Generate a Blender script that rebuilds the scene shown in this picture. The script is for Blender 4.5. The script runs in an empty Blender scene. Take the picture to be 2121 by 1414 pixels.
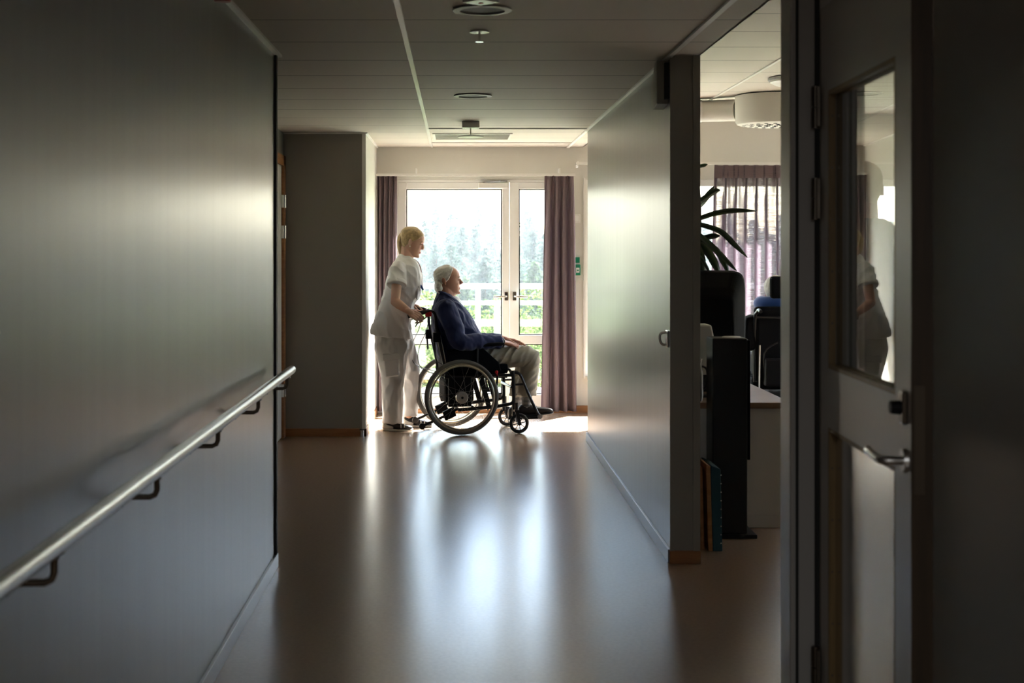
import bpy, bmesh, math, random
from mathutils import Vector, Matrix, noise
C = bpy.context.scene
COL = C.collection
PI = math.pi
V = Vector
# ---------------------------------------------------------------- camera
F = 2870.0; CX, CY, H = 945.0, 512.0, 1.5
cam_d = bpy.data.cameras.new('camera'); cam = bpy.data.objects.new('camera', cam_d); COL.objects.link(cam)
cam.location = (0, 0, H); cam.rotation_euler = (PI/2, 0, 0)
cam_d.sensor_width = 36; cam_d.lens = 36*F/2121
cam_d.shift_x = (1060.5-CX)/2121; cam_d.shift_y = (CY-707.0)/2121
cam_d.clip_start = 0.05; cam_d.clip_end = 1500
cam_d.dof.use_dof = True; cam_d.dof.focus_distance = 11.2; cam_d.dof.aperture_fstop = 5.0
C.camera = cam
# ---------------------------------------------------------------- light
W = bpy.data.worlds.new('world'); C.world = W; W.use_nodes = True
nt = W.node_tree; bg = nt.nodes['Background']
sky = nt.nodes.new('ShaderNodeTexSky'); sky.sky_type = 'NISHITA'; sky.sun_disc = False
sky.sun_elevation = math.radians(47); sky.sun_rotation = math.radians(37)
sky.air_density = 1.0; sky.dust_density = 1.6; sky.ozone_density = 1.0
nt.links.new(sky.outputs[0], bg.inputs[0]); bg.inputs[1].default_value = 0.6
sun_d = bpy.data.lights.new('sun', 'SUN'); sun = bpy.data.objects.new('sun', sun_d); COL.objects.link(sun)
sun_d.energy = 36; sun_d.angle = 0.012; sun_d.color = (1, .995, .98)
sun.rotation_euler = V((-.75, -1, -1.35)).to_track_quat('-Z', 'Y').to_euler(); sun.location = (10, 30, 30)
def portal(x0, x1, z0, z1, y):
    d = bpy.data.lights.new('daylight_portal', 'AREA'); d.shape = 'RECTANGLE'; d.size = x1-x0; d.size_y = z1-z0
    d.cycles.is_portal = True
    o = bpy.data.objects.new('daylight_portal', d); COL.objects.link(o)
    o.location = ((x0+x1)/2, y, (z0+z1)/2); o.rotation_euler = (-PI/2, 0, 0)
portal(-.55, 1.05, 0, 2.12, 12.95); portal(1.16, 4.32, .3, 2.15, 12.95)
vs = C.view_settings; vs.view_transform = 'Standard'; vs.look = 'None'; vs.gamma = 1; vs.use_curve_mapping = False
vs.exposure = 1.25
# ---------------------------------------------------------------- materials
def nodes(m): return m.node_tree.nodes, m.node_tree.links
def mat(name, col, rough=.5, metal=0, spec=.5, var=0, vscale=(8, 8, 8), bump=0, bscale=(60, 60, 60), trans=0, sheen=0, coat=0):
    m = bpy.data.materials.new(name); m.use_nodes = True; N, L = nodes(m); b = N['Principled BSDF']
    b.inputs['Base Color'].default_value = (*col, 1); b.inputs['Roughness'].default_value = rough
    b.inputs['Metallic'].default_value = metal; b.inputs['Specular IOR Level'].default_value = spec
    b.inputs['Transmission Weight'].default_value = trans; b.inputs['Sheen Weight'].default_value = sheen
    b.inputs['Coat Weight'].default_value = coat; b.inputs['Coat Roughness'].default_value = .24
    def co(scale):
        tc = N.new('ShaderNodeTexCoord'); mp = N.new('ShaderNodeMapping'); mp.inputs['Scale'].default_value = scale
        L.new(tc.outputs['Object'], mp.inputs['Vector']); n = N.new('ShaderNodeTexNoise'); n.inputs['Scale'].default_value = 1
        n.inputs['Detail'].default_value = 5; L.new(mp.outputs[0], n.inputs['Vector']); return n
    if var:
        n = co(vscale); r = N.new('ShaderNodeMapRange'); r.inputs[1].default_value = .3; r.inputs[2].default_value = .7
        r.inputs[3].default_value = 1-var; r.inputs[4].default_value = 1+var; L.new(n.outputs[0], r.inputs[0])
        mx = N.new('ShaderNodeMix'); mx.data_type = 'RGBA'; mx.blend_type = 'MULTIPLY'; mx.inputs[0].default_value = 1
        mx.inputs[6].default_value = (*col, 1); cb = N.new('ShaderNodeCombineColor')
        for i in range(3): L.new(r.outputs[0], cb.inputs[i])
        L.new(cb.outputs[0], mx.inputs[7]); L.new(mx.outputs[2], b.inputs['Base Color'])
    if bump:
        n = co(bscale); bp = N.new('ShaderNodeBump'); bp.inputs['Strength'].default_value = bump; bp.inputs['Distance'].default_value = .002
        L.new(n.outputs[0], bp.inputs['Height']); L.new(bp.outputs[0], b.inputs['Normal'])
    return m
def wood(name, a, b_, rough=.45, scale=(3, 3, 40)):
    m = mat(name, a, rough); N, L = nodes(m); b = N['Principled BSDF']
    tc = N.new('ShaderNodeTexCoord'); mp = N.new('ShaderNodeMapping'); mp.inputs['Scale'].default_value = scale
    n = N.new('ShaderNodeTexNoise'); n.inputs['Scale'].default_value = 1; n.inputs['Detail'].default_value = 6; n.inputs['Distortion'].default_value = .6
    r = N.new('ShaderNodeValToRGB'); r.color_ramp.elements[0].color = (*a, 1); r.color_ramp.elements[1].color = (*b_, 1)
    r.color_ramp.elements[0].position = .35; r.color_ramp.elements[1].position = .65
    L.new(tc.outputs['Object'], mp.inputs[0]); L.new(mp.outputs[0], n.inputs['Vector']); L.new(n.outputs[0], r.inputs[0]); L.new(r.outputs[0], b.inputs['Base Color'])
    return m
def glass_mat(name, tint=(1, 1, 1), rough=0.0, ior=1.55):
    m = bpy.data.materials.new(name); m.use_nodes = True; N, L = nodes(m); N.remove(N['Principled BSDF'])
    t = N.new('ShaderNodeBsdfTransparent'); t.inputs[0].default_value = (*tint, 1)
    g = N.new('ShaderNodeBsdfGlossy'); g.inputs['Roughness'].default_value = rough
    f = N.new('ShaderNodeFresnel'); f.inputs[0].default_value = ior; x = N.new('ShaderNodeMixShader')
    ge = N.new('ShaderNodeNewGeometry'); mr = N.new('ShaderNodeMapRange'); mr.inputs[3].default_value = ior; mr.inputs[4].default_value = 1/ior
    L.new(ge.outputs['Backfacing'], mr.inputs[0]); L.new(mr.outputs[0], f.inputs[0])     # same reflectance from both faces of the pane
    L.new(f.outputs[0], x.inputs[0]); L.new(t.outputs[0], x.inputs[1]); L.new(g.outputs[0], x.inputs[2]); L.new(x.outputs[0], N['Material Output'].inputs[0])
    return m
def cloth_sheer(name, col, solid, weave=1):
    # woven curtain: diffuse + translucent + see-through threads
    m = bpy.data.materials.new(name); m.use_nodes = True; N, L = nodes(m); N.remove(N['Principled BSDF'])
    tc = N.new('ShaderNodeTexCoord'); mp = N.new('ShaderNodeMapping'); mp.inputs['Scale'].default_value = (9, 9, 330)
    n = N.new('ShaderNodeTexNoise'); n.inputs['Scale'].default_value = 1; n.inputs['Detail'].default_value = 3
    L.new(tc.outputs['Object'], mp.inputs[0]); L.new(mp.outputs[0], n.inputs['Vector'])
    r = N.new('ShaderNodeMapRange'); r.inputs[1].default_value = .35; r.inputs[2].default_value = .7; r.inputs[3].default_value = solid+.12*weave; r.inputs[4].default_value = solid-.3*weave
    L.new(n.outputs[0], r.inputs[0])
    d = N.new('ShaderNodeBsdfDiffuse'); d.inputs[0].default_value = (*col, 1)
    t = N.new('ShaderNodeBsdfTranslucent'); t.inputs[0].default_value = (*[min(1, c*1.15) for c in col], 1)
    x = N.new('ShaderNodeMixShader'); x.inputs[0].default_value = .45; L.new(d.outputs[0], x.inputs[1]); L.new(t.outputs[0], x.inputs[2])
    tr = N.new('ShaderNodeBsdfTransparent'); y = N.new('ShaderNodeMixShader')
    lw = N.new('ShaderNodeLayerWeight'); lw.inputs[0].default_value = .35; mm = N.new('ShaderNodeMath'); mm.operation = 'ADD'; mm.use_clamp = True   # slanting cloth shows more thread
    L.new(lw.outputs['Facing'], mm.inputs[0]); L.new(r.outputs[0], mm.inputs[1]); L.new(mm.outputs[0], y.inputs[0]); L.new(tr.outputs[0], y.inputs[1]); L.new(x.outputs[0], y.inputs[2]); L.new(y.outputs[0], N['Material Output'].inputs[0])
    return m
def leaf_mat(name, a, b_, tr=.4):
    m = bpy.data.materials.new(name); m.use_nodes = True; N, L = nodes(m); N.remove(N['Principled BSDF'])
    tc = N.new('ShaderNodeTexCoord'); n = N.new('ShaderNodeTexNoise'); n.inputs['Scale'].default_value = 1.2; L.new(tc.outputs['Object'], n.inputs['Vector'])
    r = N.new('ShaderNodeValToRGB'); r.color_ramp.elements[0].color = (*a, 1); r.color_ramp.elements[1].color = (*b_, 1)
    r.color_ramp.elements[0].position = .35; r.color_ramp.elements[1].position = .65; L.new(n.outputs[0], r.inputs[0])
    d = N.new('ShaderNodeBsdfDiffuse'); t = N.new('ShaderNodeBsdfTranslucent'); x = N.new('ShaderNodeMixShader'); x.inputs[0].default_value = tr
    L.new(r.outputs[0], d.inputs[0]); L.new(r.outputs[0], t.inputs[0]); L.new(d.outputs[0], x.inputs[1]); L.new(t.outputs[0], x.inputs[2]); L.new(x.outputs[0], N['Material Output'].inputs[0])
    return m
M = {}
M['vinyl'] = mat('greige_vinyl', (.165, .162, .155), .32, var=.09, vscale=(18, 18, .5), bump=.12, bscale=(220, 220, 60), spec=1.0, coat=.08)
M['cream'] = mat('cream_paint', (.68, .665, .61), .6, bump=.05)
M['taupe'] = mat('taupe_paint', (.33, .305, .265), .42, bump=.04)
M['floor'] = mat('linoleum', (.30, .205, .14), .235, var=.06, vscale=(60, 60, 60), bump=.03, bscale=(70, 50, 10), spec=.65)
M['white'] = mat('white_paint', (.86, .85, .82), .4)
M['white_gloss'] = mat('white_enamel', (.82, .8, .76), .25)
M['woodbase'] = wood('oiled_oak_strip', (.32, .13, .045), (.42, .19, .07))
M['wooddark'] = wood('brown_door_edge', (.045, .028, .014), (.07, .042, .02), scale=(60, 60, 3))
M['rail'] = mat('handrail_steel', (.28, .275, .27), .3, 1, bump=.15, bscale=(300, 20, 300))
M['doorpaint'] = mat('door_enamel', (.46, .43, .39), .36, spec=.8)
M['woodbead'] = wood('oak_bead', (.20, .125, .045), (.27, .17, .065), scale=(60, 60, 4))
M['brushed'] = mat('brushed_panel', (.55, .52, .48), .13, .95)
M['steel'] = mat('brushed_steel', (.62, .6, .57), .32, 1, bump=.15, bscale=(300, 20, 300))
M['steel_dark'] = mat('bronze_steel', (.16, .13, .10), .35, 1)
M['spoke'] = mat('spoke_steel', (.35, .34, .32), .35, 1)
M['chrome'] = mat('chrome', (.75, .75, .74), .12, 1)
M['alu'] = mat('aluminium_strip', (.30, .30, .31), .38, 1)
M['black'] = mat('black_enamel', (.012, .012, .013), .3)
M['blackcloth'] = mat('black_fabric', (.006, .006, .008), .85, spec=.15, bump=.2, bscale=(300, 300, 300))
M['blackplastic'] = mat('black_plastic', (.008, .008, .010), .5, spec=.2)
M['darkline'] = mat('dark_strip', (.02, .02, .018), .7)  # plain near-black for edge trim, beads, backs, holes and the hinge gap
M['tyre'] = mat('grey_rubber', (.15, .14, .125), .55)
M['rubber'] = mat('black_rubber', (.02, .02, .02), .6)
M['rim'] = mat('anodised_rim', (.5, .46, .38), .3, 1)
M['red'] = mat('red_plastic', (.6, .02, .02), .35)
M['redalarm'] = mat('red_alarm_plastic', (.35, .02, .02), .35)
M['green'] = mat('green_plastic', (.01, .22, .12), .4)
M['curtain'] = cloth_sheer('mauve_lined_curtain', (.27, .205, .22), .96, .35)
M['sheer'] = cloth_sheer('mauve_sheer_curtain', (.24, .19, .22), .66, .6)
M['glass'] = glass_mat('window_glass', (.96, .98, .97))
M['glassdoor'] = glass_mat('door_glass', (.8, .82, .8), .0, 1.6)
M['skin_w'] = mat('skin_fair', (.62, .36, .26), .5)
M['skin_m'] = mat('skin_ruddy', (.48, .24, .16), .5)
for k in ('skin_w', 'skin_m'):
    b = M[k].node_tree.nodes['Principled BSDF']; b.inputs['Subsurface Weight'].default_value = .15; b.inputs['Subsurface Radius'].default_value = (.01, .004, .002)
M['eye'] = mat('dark_eye', (.03, .02, .02), .2)
M['lip_w'] = mat('lips', (.5, .16, .14), .4)
M['lip_m'] = mat('lips_pale', (.33, .13, .1), .5)
M['brow'] = mat('brow_hair', (.33, .2, .11), .8)
M['brow_g'] = mat('brow_grey', (.42, .34, .28), .8)
M['blonde'] = mat('blonde_hair', (.46, .32, .15), .5, var=.35, vscale=(40, 120, 40), bump=.5, bscale=(60, 160, 160), sheen=.3)
M['whitehair'] = mat('white_hair', (.62, .60, .55), .6, var=.15, vscale=(60, 120, 60), bump=.6, bscale=(80, 140, 100), sheen=.3)
M['scrub'] = mat('white_cotton', (.78, .76, .75), .85, bump=.15, bscale=(250, 250, 250))
M['cottonback'] = M['scrub']
M['navy'] = mat('navy_wool', (.014, .022, .085), .8, spec=.25, bump=.3, bscale=(350, 350, 350), sheen=.15)
M['shirt'] = mat('white_shirt', (.75, .76, .8), .7)
M['khaki'] = mat('khaki_cotton', (.37, .34, .27), .8, bump=.2, bscale=(250, 250, 250))
M['leather'] = mat('dark_leather', (.03, .025, .022), .3)
M['shoewhite'] = mat('white_sole', (.7, .68, .62), .5)
M['shoeblack'] = mat('black_leather', (.02, .018, .018), .3)  # black leather uppers of the clogs
M['pearl'] = mat('pearl', (.9, .86, .78), .15)
M['bluecloth'] = mat('blue_plush', (.025, .10, .42), .9, sheen=.5, bump=.3)
M['teal'] = mat('teal_cloth', (.012, .06, .085), .7)
M['leafgreen'] = mat('dark_green_leaf', (.02, .045, .014), .35)
M['cabinet'] = mat('white_laminate', (.8, .78, .75), .45)
M['counter'] = wood('counter_edge', (.28, .17, .10), (.38, .24, .15), .35)
M['terracotta'] = mat('clay_pot', (.35, .16, .09), .8)
M['darkgrey'] = mat('dark_grey_cloth', (.05, .05, .055), .85)
def sock_mat():
    m = mat('striped_sock', (.2, .2, .2), .8); N, L = nodes(m); b = N['Principled BSDF']
    tc = N.new('ShaderNodeTexCoord'); s = N.new('ShaderNodeSeparateXYZ'); L.new(tc.outputs['Object'], s.inputs[0])
    a = N.new('ShaderNodeMath'); a.operation = 'MODULO'; a.inputs[1].default_value = .011; L.new(s.outputs[2], a.inputs[0])
    g = N.new('ShaderNodeMath'); g.operation = 'GREATER_THAN'; g.inputs[1].default_value = .0075; L.new(a.outputs[0], g.inputs[0])
    x = N.new('ShaderNodeMix'); x.data_type = 'RGBA'; x.inputs[6].default_value = (.09, .09, .1, 1); x.inputs[7].default_value = (.6, .58, .52, 1)
    L.new(g.outputs[0], x.inputs[0]); L.new(x.outputs[2], b.inputs['Base Color']); return m
M['sock'] = sock_mat()
def ceiling_mat(name, y0, col):
    m = mat(name, col, .65, bump=.05); N, L = nodes(m); b = N['Principled BSDF']
    tc = N.new('ShaderNodeTexCoord'); s = N.new('ShaderNodeSeparateXYZ'); L.new(tc.outputs['Object'], s.inputs[0])
    a = N.new('ShaderNodeMath'); a.operation = 'SUBTRACT'; a.inputs[1].default_value = y0-60; L.new(s.outputs[1], a.inputs[0])
    q = N.new('ShaderNodeMath'); q.operation = 'MODULO'; q.inputs[1].default_value = .6; L.new(a.outputs[0], q.inputs[0])
    g = N.new('ShaderNodeMath'); g.operation = 'LESS_THAN'; g.inputs[1].default_value = .012; L.new(q.outputs[0], g.inputs[0])
    x = N.new('ShaderNodeMix'); x.data_type = 'RGBA'; x.inputs[6].default_value = (*col, 1); x.inputs[7].default_value = (.12, .1, .08, 1)
    L.new(g.outputs[0], x.inputs[0]); L.new(x.outputs[2], b.inputs['Base Color']); return m
M['ceil'] = ceiling_mat('ceiling_tiles', 5.54, (.62, .56, .49))
M['ceilroom'] = ceiling_mat('side_room_ceiling_tiles', 7.17, (.66, .61, .54))
M['reflector'] = mat('dull_reflector', (.07, .07, .06), .6)
M['tv'] = mat('matt_black_plastic', (.012, .012, .014), .85, spec=.1)
M['grille'] = mat('grille_white', (.6, .58, .53), .5)
# ---------------------------------------------------------------- mesh builder
def cr(p0, p1, p2, p3, t):
    return .5*((2*p1)+(p2-p0)*t+(2*p0-5*p1+4*p2-p3)*t*t+(3*p1-p0-3*p2+p3)*t*t*t)
def smooth_path(pts, sub=5):
    pts = [V(p) for p in pts]; out = []
    for i in range(len(pts)-1):
        p0 = pts[max(i-1, 0)]; p3 = pts[min(i+2, len(pts)-1)]
        for k in range(sub): out.append(cr(p0, pts[i], pts[i+1], p3, k/sub))
    out.append(pts[-1]); return out
class MB:
    def __init__(s): s.v = []; s.f = []
    def add(s, vs, fs):
        o = len(s.v); s.v += [V(x) for x in vs]; s.f += [tuple(i+o for i in f) for f in fs]; return s
    def box(s, x0, x1, y0, y1, z0, z1):
        return s.add([(x0, y0, z0), (x1, y0, z0), (x1, y1, z0), (x0, y1, z0), (x0, y0, z1), (x1, y0, z1), (x1, y1, z1), (x0, y1, z1)],
                     [(0, 3, 2, 1), (4, 5, 6, 7), (0, 1, 5, 4), (1, 2, 6, 5), (2, 3, 7, 6), (3, 0, 4, 7)])
    def obox(s, c, ax, ay, az):
        c, ax, ay, az = V(c), V(ax), V(ay), V(az)
        vs = [c+ax*i+ay*j+az*k for k in (-1, 1) for i, j in ((-1, -1), (1, -1), (1, 1), (-1, 1))]
        return s.add(vs, [(0, 3, 2, 1), (4, 5, 6, 7), (0, 1, 5, 4), (1, 2, 6, 5), (2, 3, 7, 6), (3, 0, 4, 7)])
    def rings(s, rings, closed_ends=True, loop=False):
        n = len(rings[0]); vs = [p for r in rings for p in r]; fs = []
        R = len(rings)
        for i in range(R if loop else R-1):
            for j in range(n):
                a = i*n+j; b = i*n+(j+1) % n; i2 = (i+1) % R
                fs.append((a, b, i2*n+(j+1) % n, i2*n+j))
        if closed_ends and not loop:
            fs.append(tuple(reversed(range(n)))); fs.append(tuple(range((R-1)*n, R*n)))
        return s.add(vs, fs)
    def tube(s, pts, r, n=10, smooth=0, loop=False, ends=True):
        rr = r if isinstance(r, (list, tuple)) else [r]*len(pts)
        if smooth:
            q = smooth_path([(*p, 0) if False else p for p in pts], smooth)
            rr2 = []
            for i in range(len(pts)-1):
                for k in range(smooth): rr2.append(rr[i]+(rr[i+1]-rr[i])*k/smooth)
            rr2.append(rr[-1]); pts, rr = q, rr2
        pts = [V(p) for p in pts]; rings = []; R = len(pts); up = None
        for i, p in enumerate(pts):
            if loop: t = pts[(i+1) % R]-pts[i-1]
            else: t = pts[min(i+1, R-1)]-pts[max(i-1, 0)]
            t.normalize()
            if up is None:
                up = V((0, 0, 1)) if abs(t.z) < .9 else V((1, 0, 0))
            a = up-t*up.dot(t)
            if a.length < 1e-4: a = t.orthogonal()
            a.normalize(); up = a; b = t.cross(a)
            rings.append([p+(a*math.cos(2*PI*j/n)+b*math.sin(2*PI*j/n))*rr[i] for j in range(n)])
        return s.rings(rings, ends, loop)
    def capsule(s, p0, p1, r0, r1, n=12):
        p0, p1 = V(p0), V(p1); d = p1-p0; L = d.length
        if L < 1e-6: d = V((0, 0, 1)); L = 1e-6
        t = d/L if L else V((0, 0, 1)); pts = []; rs = []
        for k in range(4):
            a = PI/2*(1-k/4+.0001) if k else PI/2*.92
            pts.append(p0-t*r0*math.sin(a)); rs.append(r0*math.cos(a))
        for k in range(4): pts.append(p0+d*(k/3)); rs.append(r0+(r1-r0)*k/3)
        for k in range(1, 5):
            a = PI/2*(k/4) if k < 4 else PI/2*.92+0
            a = min(a, PI/2*.92); pts.append(p1+t*r1*math.sin(a)); rs.append(r1*math.cos(a))
        return s.tube(pts, rs, n)
    def ellipsoid(s, c, rx, ry, rz, n=16, m=10, rot=None):
        rings = []; c = V(c)
        for i in range(m+1):
            ph = -PI/2+PI*(i+.15*(i == 0)-.15*(i == m))/m
            r = []
            for j in range(n):
                a = 2*PI*j/n; p = V((rx*math.cos(ph)*math.cos(a), ry*math.cos(ph)*math.sin(a), rz*math.sin(ph)))
                if rot: p = rot @ p
                r.append(c+p)
            rings.append(r)
        return s.rings(rings)
    def loft(s, secs, n=28, sub=4, power=2.0, ends=True):
        # secs: (centre, a, b) vectors
        def ch(k): return smooth_path([x[k] for x in secs], sub) if sub > 1 else [V(x[k]) for x in secs]
        cc, aa, bb = ch(0), ch(1), ch(2); rings = []
        for c, a, b in zip(cc, aa, bb):
            r = []
            for j in range(n):
                t = 2*PI*j/n; ct, st = math.cos(t), math.sin(t); e = 2/power
                r.append(c+a*math.copysign(abs(ct)**e, ct)+b*math.copysign(abs(st)**e, st))
            rings.append(r)
        return s.rings(rings, ends)
    def lathe(s, prof, c=(0, 0, 0), axis='z', n=32):
        c = V(c); rings = []
        for r, h in prof:
            ring = []
            for j in range(n):
                a = 2*PI*j/n; u, w = r*math.cos(a), r*math.sin(a)
                p = {'z': (u, w, h), 'y': (u, h, w), 'x': (h, u, w)}[axis]
                ring.append(c+V(p))
            rings.append(ring)
        return s.rings(rings)
    def prism(s, poly, d0, d1, axis='y'):
        n = len(poly)
        def q(p, d): return {'y': (p[0], d, p[1]), 'x': (d, p[0], p[1]), 'z': (p[0], p[1], d)}[axis]
        return s.add([q(p, d0) for p in poly]+[q(p, d1) for p in poly],
                     [tuple(range(n)), tuple(reversed(range(n, 2*n)))]+[(i, i+n, (i+1) % n+n, (i+1) % n) for i in range(n)])
    def mesh(s, name='m'):
        me = bpy.data.meshes.new(name); me.from_pydata([tuple(v) for v in s.v], [], s.f); me.update()
        bm = bmesh.new(); bm.from_mesh(me); bmesh.ops.recalc_face_normals(bm, faces=bm.faces); bm.to_mesh(me); bm.free()
        return me
    def build(s, name, m, parent=None, smooth=False, bevel=0, **k):
        return link(s.mesh(name), name, m, parent, smooth, bevel, **k)
def link(me, name, m, parent=None, smooth=False, bevel=0, **k):
    o = bpy.data.objects.new(name, me); COL.objects.link(o)
    ms = m if isinstance(m, (list, tuple)) else [m]
    for x in ms: me.materials.append(M[x] if isinstance(x, str) else x)
    if parent is not None: o.parent = parent
    if smooth:
        me.polygons.foreach_set('use_smooth', [True]*len(me.polygons))
        if smooth != 'all':
            try: me.set_sharp_from_angle(angle=math.radians(40))
            except Exception: pass
    if bevel:
        b = o.modifiers.new('bevel', 'BEVEL'); b.width = bevel; b.segments = 2; b.limit_method = 'ANGLE'; b.angle_limit = math.radians(40)
    return o
def tag(o, label, cat, group=None):
    o['label'] = label; o['category'] = cat
    if group: o['group'] = group
    return o
def struct(name, mb, m, **k):
    o = mb.build(name, m, **k); o['kind'] = 'structure'; return o
def empty(name, loc, label, cat, rz=0, group=None):
    o = bpy.data.objects.new(name, None); COL.objects.link(o); o.empty_display_size = .1
    o.location = loc; o.rotation_euler = (0, 0, rz); return tag(o, label, cat, group)
def keep(o, root):      # child modelled in world coordinates
    o.parent = root; o.matrix_parent_inverse = Matrix.Identity(4)
    o.matrix_local = (Matrix.Translation(root.location) @ root.rotation_euler.to_matrix().to_4x4()).inverted(); return o
def smooth_rim(bm, it=14):
    nb = {}
    for e in bm.edges:
        if e.is_boundary:
            a, b = e.verts; nb.setdefault(a, []).append(b); nb.setdefault(b, []).append(a)
    for _ in range(it):
        q = {v: sum((n.co for n in l), V())/len(l) for v, l in nb.items()}
        for v, c in q.items(): v.co = v.co.lerp(c, .6)
def part(mb, name, m, root, smooth=False, bevel=0):
    o = mb.build(name, m, None, smooth, bevel) if isinstance(mb, MB) else link(mb, name, m, None, smooth, bevel)
    return keep(o, root)
def sub(mb, name, m, p, smooth=False, bevel=0, label=None):   # grandchild sharing the parent's coordinates
    o = mb.build(name, m, p, smooth, bevel)
    if label: o['label'] = label
    return o
def copy_tree(o, parent=None):
    c = o.copy(); COL.objects.link(c); c.parent = parent
    for ch in list(o.children): copy_tree(ch, c)
    return c
def P(px, py, d): return V(((px-CX)*d/F, d, H-(py-CY)*d/F))
def fuse(mb, voxel=.004, it=4, fold=None):
    me = mb.mesh('tmp'); o = bpy.data.objects.new('tmp', me); COL.objects.link(o)
    r = o.modifiers.new('r', 'REMESH'); r.mode = 'VOXEL'; r.voxel_size = voxel
    if it: s = o.modifiers.new('s', 'SMOOTH'); s.factor = .5; s.iterations = it
    dg = bpy.context.evaluated_depsgraph_get(); ev = o.evaluated_get(dg); out = bpy.data.meshes.new_from_object(ev)
    bpy.data.objects.remove(o); bpy.data.meshes.remove(me)
    if fold:
        nn = [v.normal.copy() for v in out.vertices]
        for v, n_ in zip(out.vertices, nn): v.co += n_*fold(v.co)
        out.update()
    return out
# ================================================================ the setting
CH = 2.41; RH = 2.71; YB = 12.58
struct('floor', MB().box(-2.2, 4.95, -3.1, 12.6, -.12, 0), 'floor')
struct('ceiling', MB().box(-1.45, 1.155, -3.0, YB+.02, CH, CH+.25), 'ceil')
struct('ceiling_side_room', MB().box(1.155, 4.9, 2.3, YB+.02, RH, RH+.12), 'ceilroom')
struct('wall_left', MB().box(-.98, -.85, -3.0, 6.5, 0, CH), 'vinyl', bevel=.003)
struct('wall_left_corner', MB().box(-1.45, -.98, 6.3, 6.42, 0, CH), 'vinyl')
struct('wall_left_recess', MB().box(-1.5, -1.37, 6.42, 9.9, 0, CH).box(-1.5, -1.37, 9.9, 11.0, 2.22, CH).box(-1.5, -1.42, 9.9, 11.0, 0, 2.22), 'vinyl')
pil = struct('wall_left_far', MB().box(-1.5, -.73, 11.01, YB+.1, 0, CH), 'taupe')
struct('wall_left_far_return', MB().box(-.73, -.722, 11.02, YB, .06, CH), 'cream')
struct('trim_1', MB().box(-.748, -.718, 11.0, 11.03, 0, CH), 'white')
struct('wall_right', MB().box(1.02, 1.15, 6.60, 10.76, 0, CH), 'vinyl', bevel=.003)
struct('wall_right_end', MB().box(1.02, 1.155, 6.585, 6.60, .06, CH), 'taupe')
struct('trim_2', MB().box(1.125, 1.158, 6.575, 6.70, 0, CH).box(1.015, 1.03, 6.575, 6.59, 0, CH), 'taupe')
struct('trim_3', MB().box(-.852, -.84, 6.47, 6.515, .0, CH), 'darkline')
struct('wall_right_near', MB().box(1.2, 1.33, -3.0, 3.65, 0, RH), 'taupe')
struct('wall_behind_camera', MB().box(-1.0, 1.33, -3.12, -3.0, 0, RH), 'taupe')
struct('wall_right_header', MB().box(1.145, 1.158, -3.0, YB, CH-.0, RH), 'cream')
struct('wall_side_room_near', MB().box(1.33, 4.95, 2.2, 2.32, 0, RH), 'cream')
struct('wall_side_room_right', MB().box(4.85, 4.97, 2.3, 9.0, 0, RH).box(4.85, 4.97, 9.0, 12.0, 0, .7).box(4.85, 4.97, 9.0, 12.0, 2.2, RH).box(4.85, 4.97, 12.0, YB+.2, 0, RH), 'cream')
wn = struct('added_window', MB().box(4.87, 4.95, 9.06, 11.94, .7, .76).box(4.87, 4.95, 9.06, 11.94, 2.14, 2.2).box(4.87, 4.95, 9.0, 9.06, .7, 2.2).box(4.87, 4.95, 11.94, 12.0, .7, 2.2).box(4.87, 4.95, 10.45, 10.55, .76, 2.14), 'white')  # added window, out of view, letting extra daylight into the side room
sub(MB().box(4.905, 4.911, 9.06, 11.94, .76, 2.14), 'pane', 'glass', wn)
struct('wall_back', MB().box(-.73, -.56, YB, YB+.25, 0, CH+.3).box(-.56, 1.05, YB, YB+.25, 2.115, CH+.3).box(1.05, 1.17, YB, YB+.25, 0, RH)
       .box(1.17, 4.3, YB, YB+.25, 0, .33).box(1.17, 4.3, YB, YB+.25, 2.115, RH).box(4.3, 4.9, YB, YB+.25, 0, RH), 'cream')
# base strips
struct('baseboard_left', MB().box(-.85, -.836, -3, 6.515, 0, .065), 'alu', bevel=.002)
struct('baseboard_right', MB().box(1.006, 1.02, 6.585, 10.76, 0, .065), 'alu', bevel=.002)
struct('baseboard_right_end', MB().box(1.012, 1.16, 6.565, 6.588, 0, .06), 'woodbase', bevel=.002)
struct('baseboard_left_far', MB().box(-1.37, -.716, 10.993, 11.012, 0, .062).box(-.73, -.712, 10.993, YB, 0, .062), 'woodbase', bevel=.002)
struct('baseboard_back', MB().box(1.05, 4.85, YB-.016, YB, 0, .065), 'woodbase')
struct('baseboard_recess', MB().box(-1.37, -1.356, 6.42, 9.82, 0, .062), 'woodbase')
# ceiling strips
struct('trim_4', MB().box(-.231, -.209, -3, YB, CH-.006, CH+.01), 'white_gloss')
struct('trim_5', MB().box(-.85, -.825, -3, 6.56, CH-.012, CH+.01), 'white')
struct('trim_6', MB().box(1.0, 1.024, -3, YB, CH-.010, CH+.01), 'white')
struct('trim_7', MB().box(-.73, -.705, 11.0, YB, CH-.010, CH+.01), 'white')
struct('trim_8', MB().box(-1.37, -.705, 10.985, 11.01, CH-.010, CH+.01), 'white')
struct('trim_9', MB().box(2.07, 2.09, 2.3, YB, RH-.008, RH+.01), 'white')
struct('trim_10', MB().box(1.158, 1.18, 2.3, YB, RH-.010, RH+.01), 'white')
struct('trim_11', MB().box(1.155, 1.172, YB-.012, YB, .31, 2.13), 'white_gloss')
struct('trim_12', MB().box(-.22, 1.01, 10.58, 10.61, CH-.008, CH+.01).box(-.22, 1.01, 12.0, 12.03, CH-.008, CH+.01), 'white_gloss')
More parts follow.
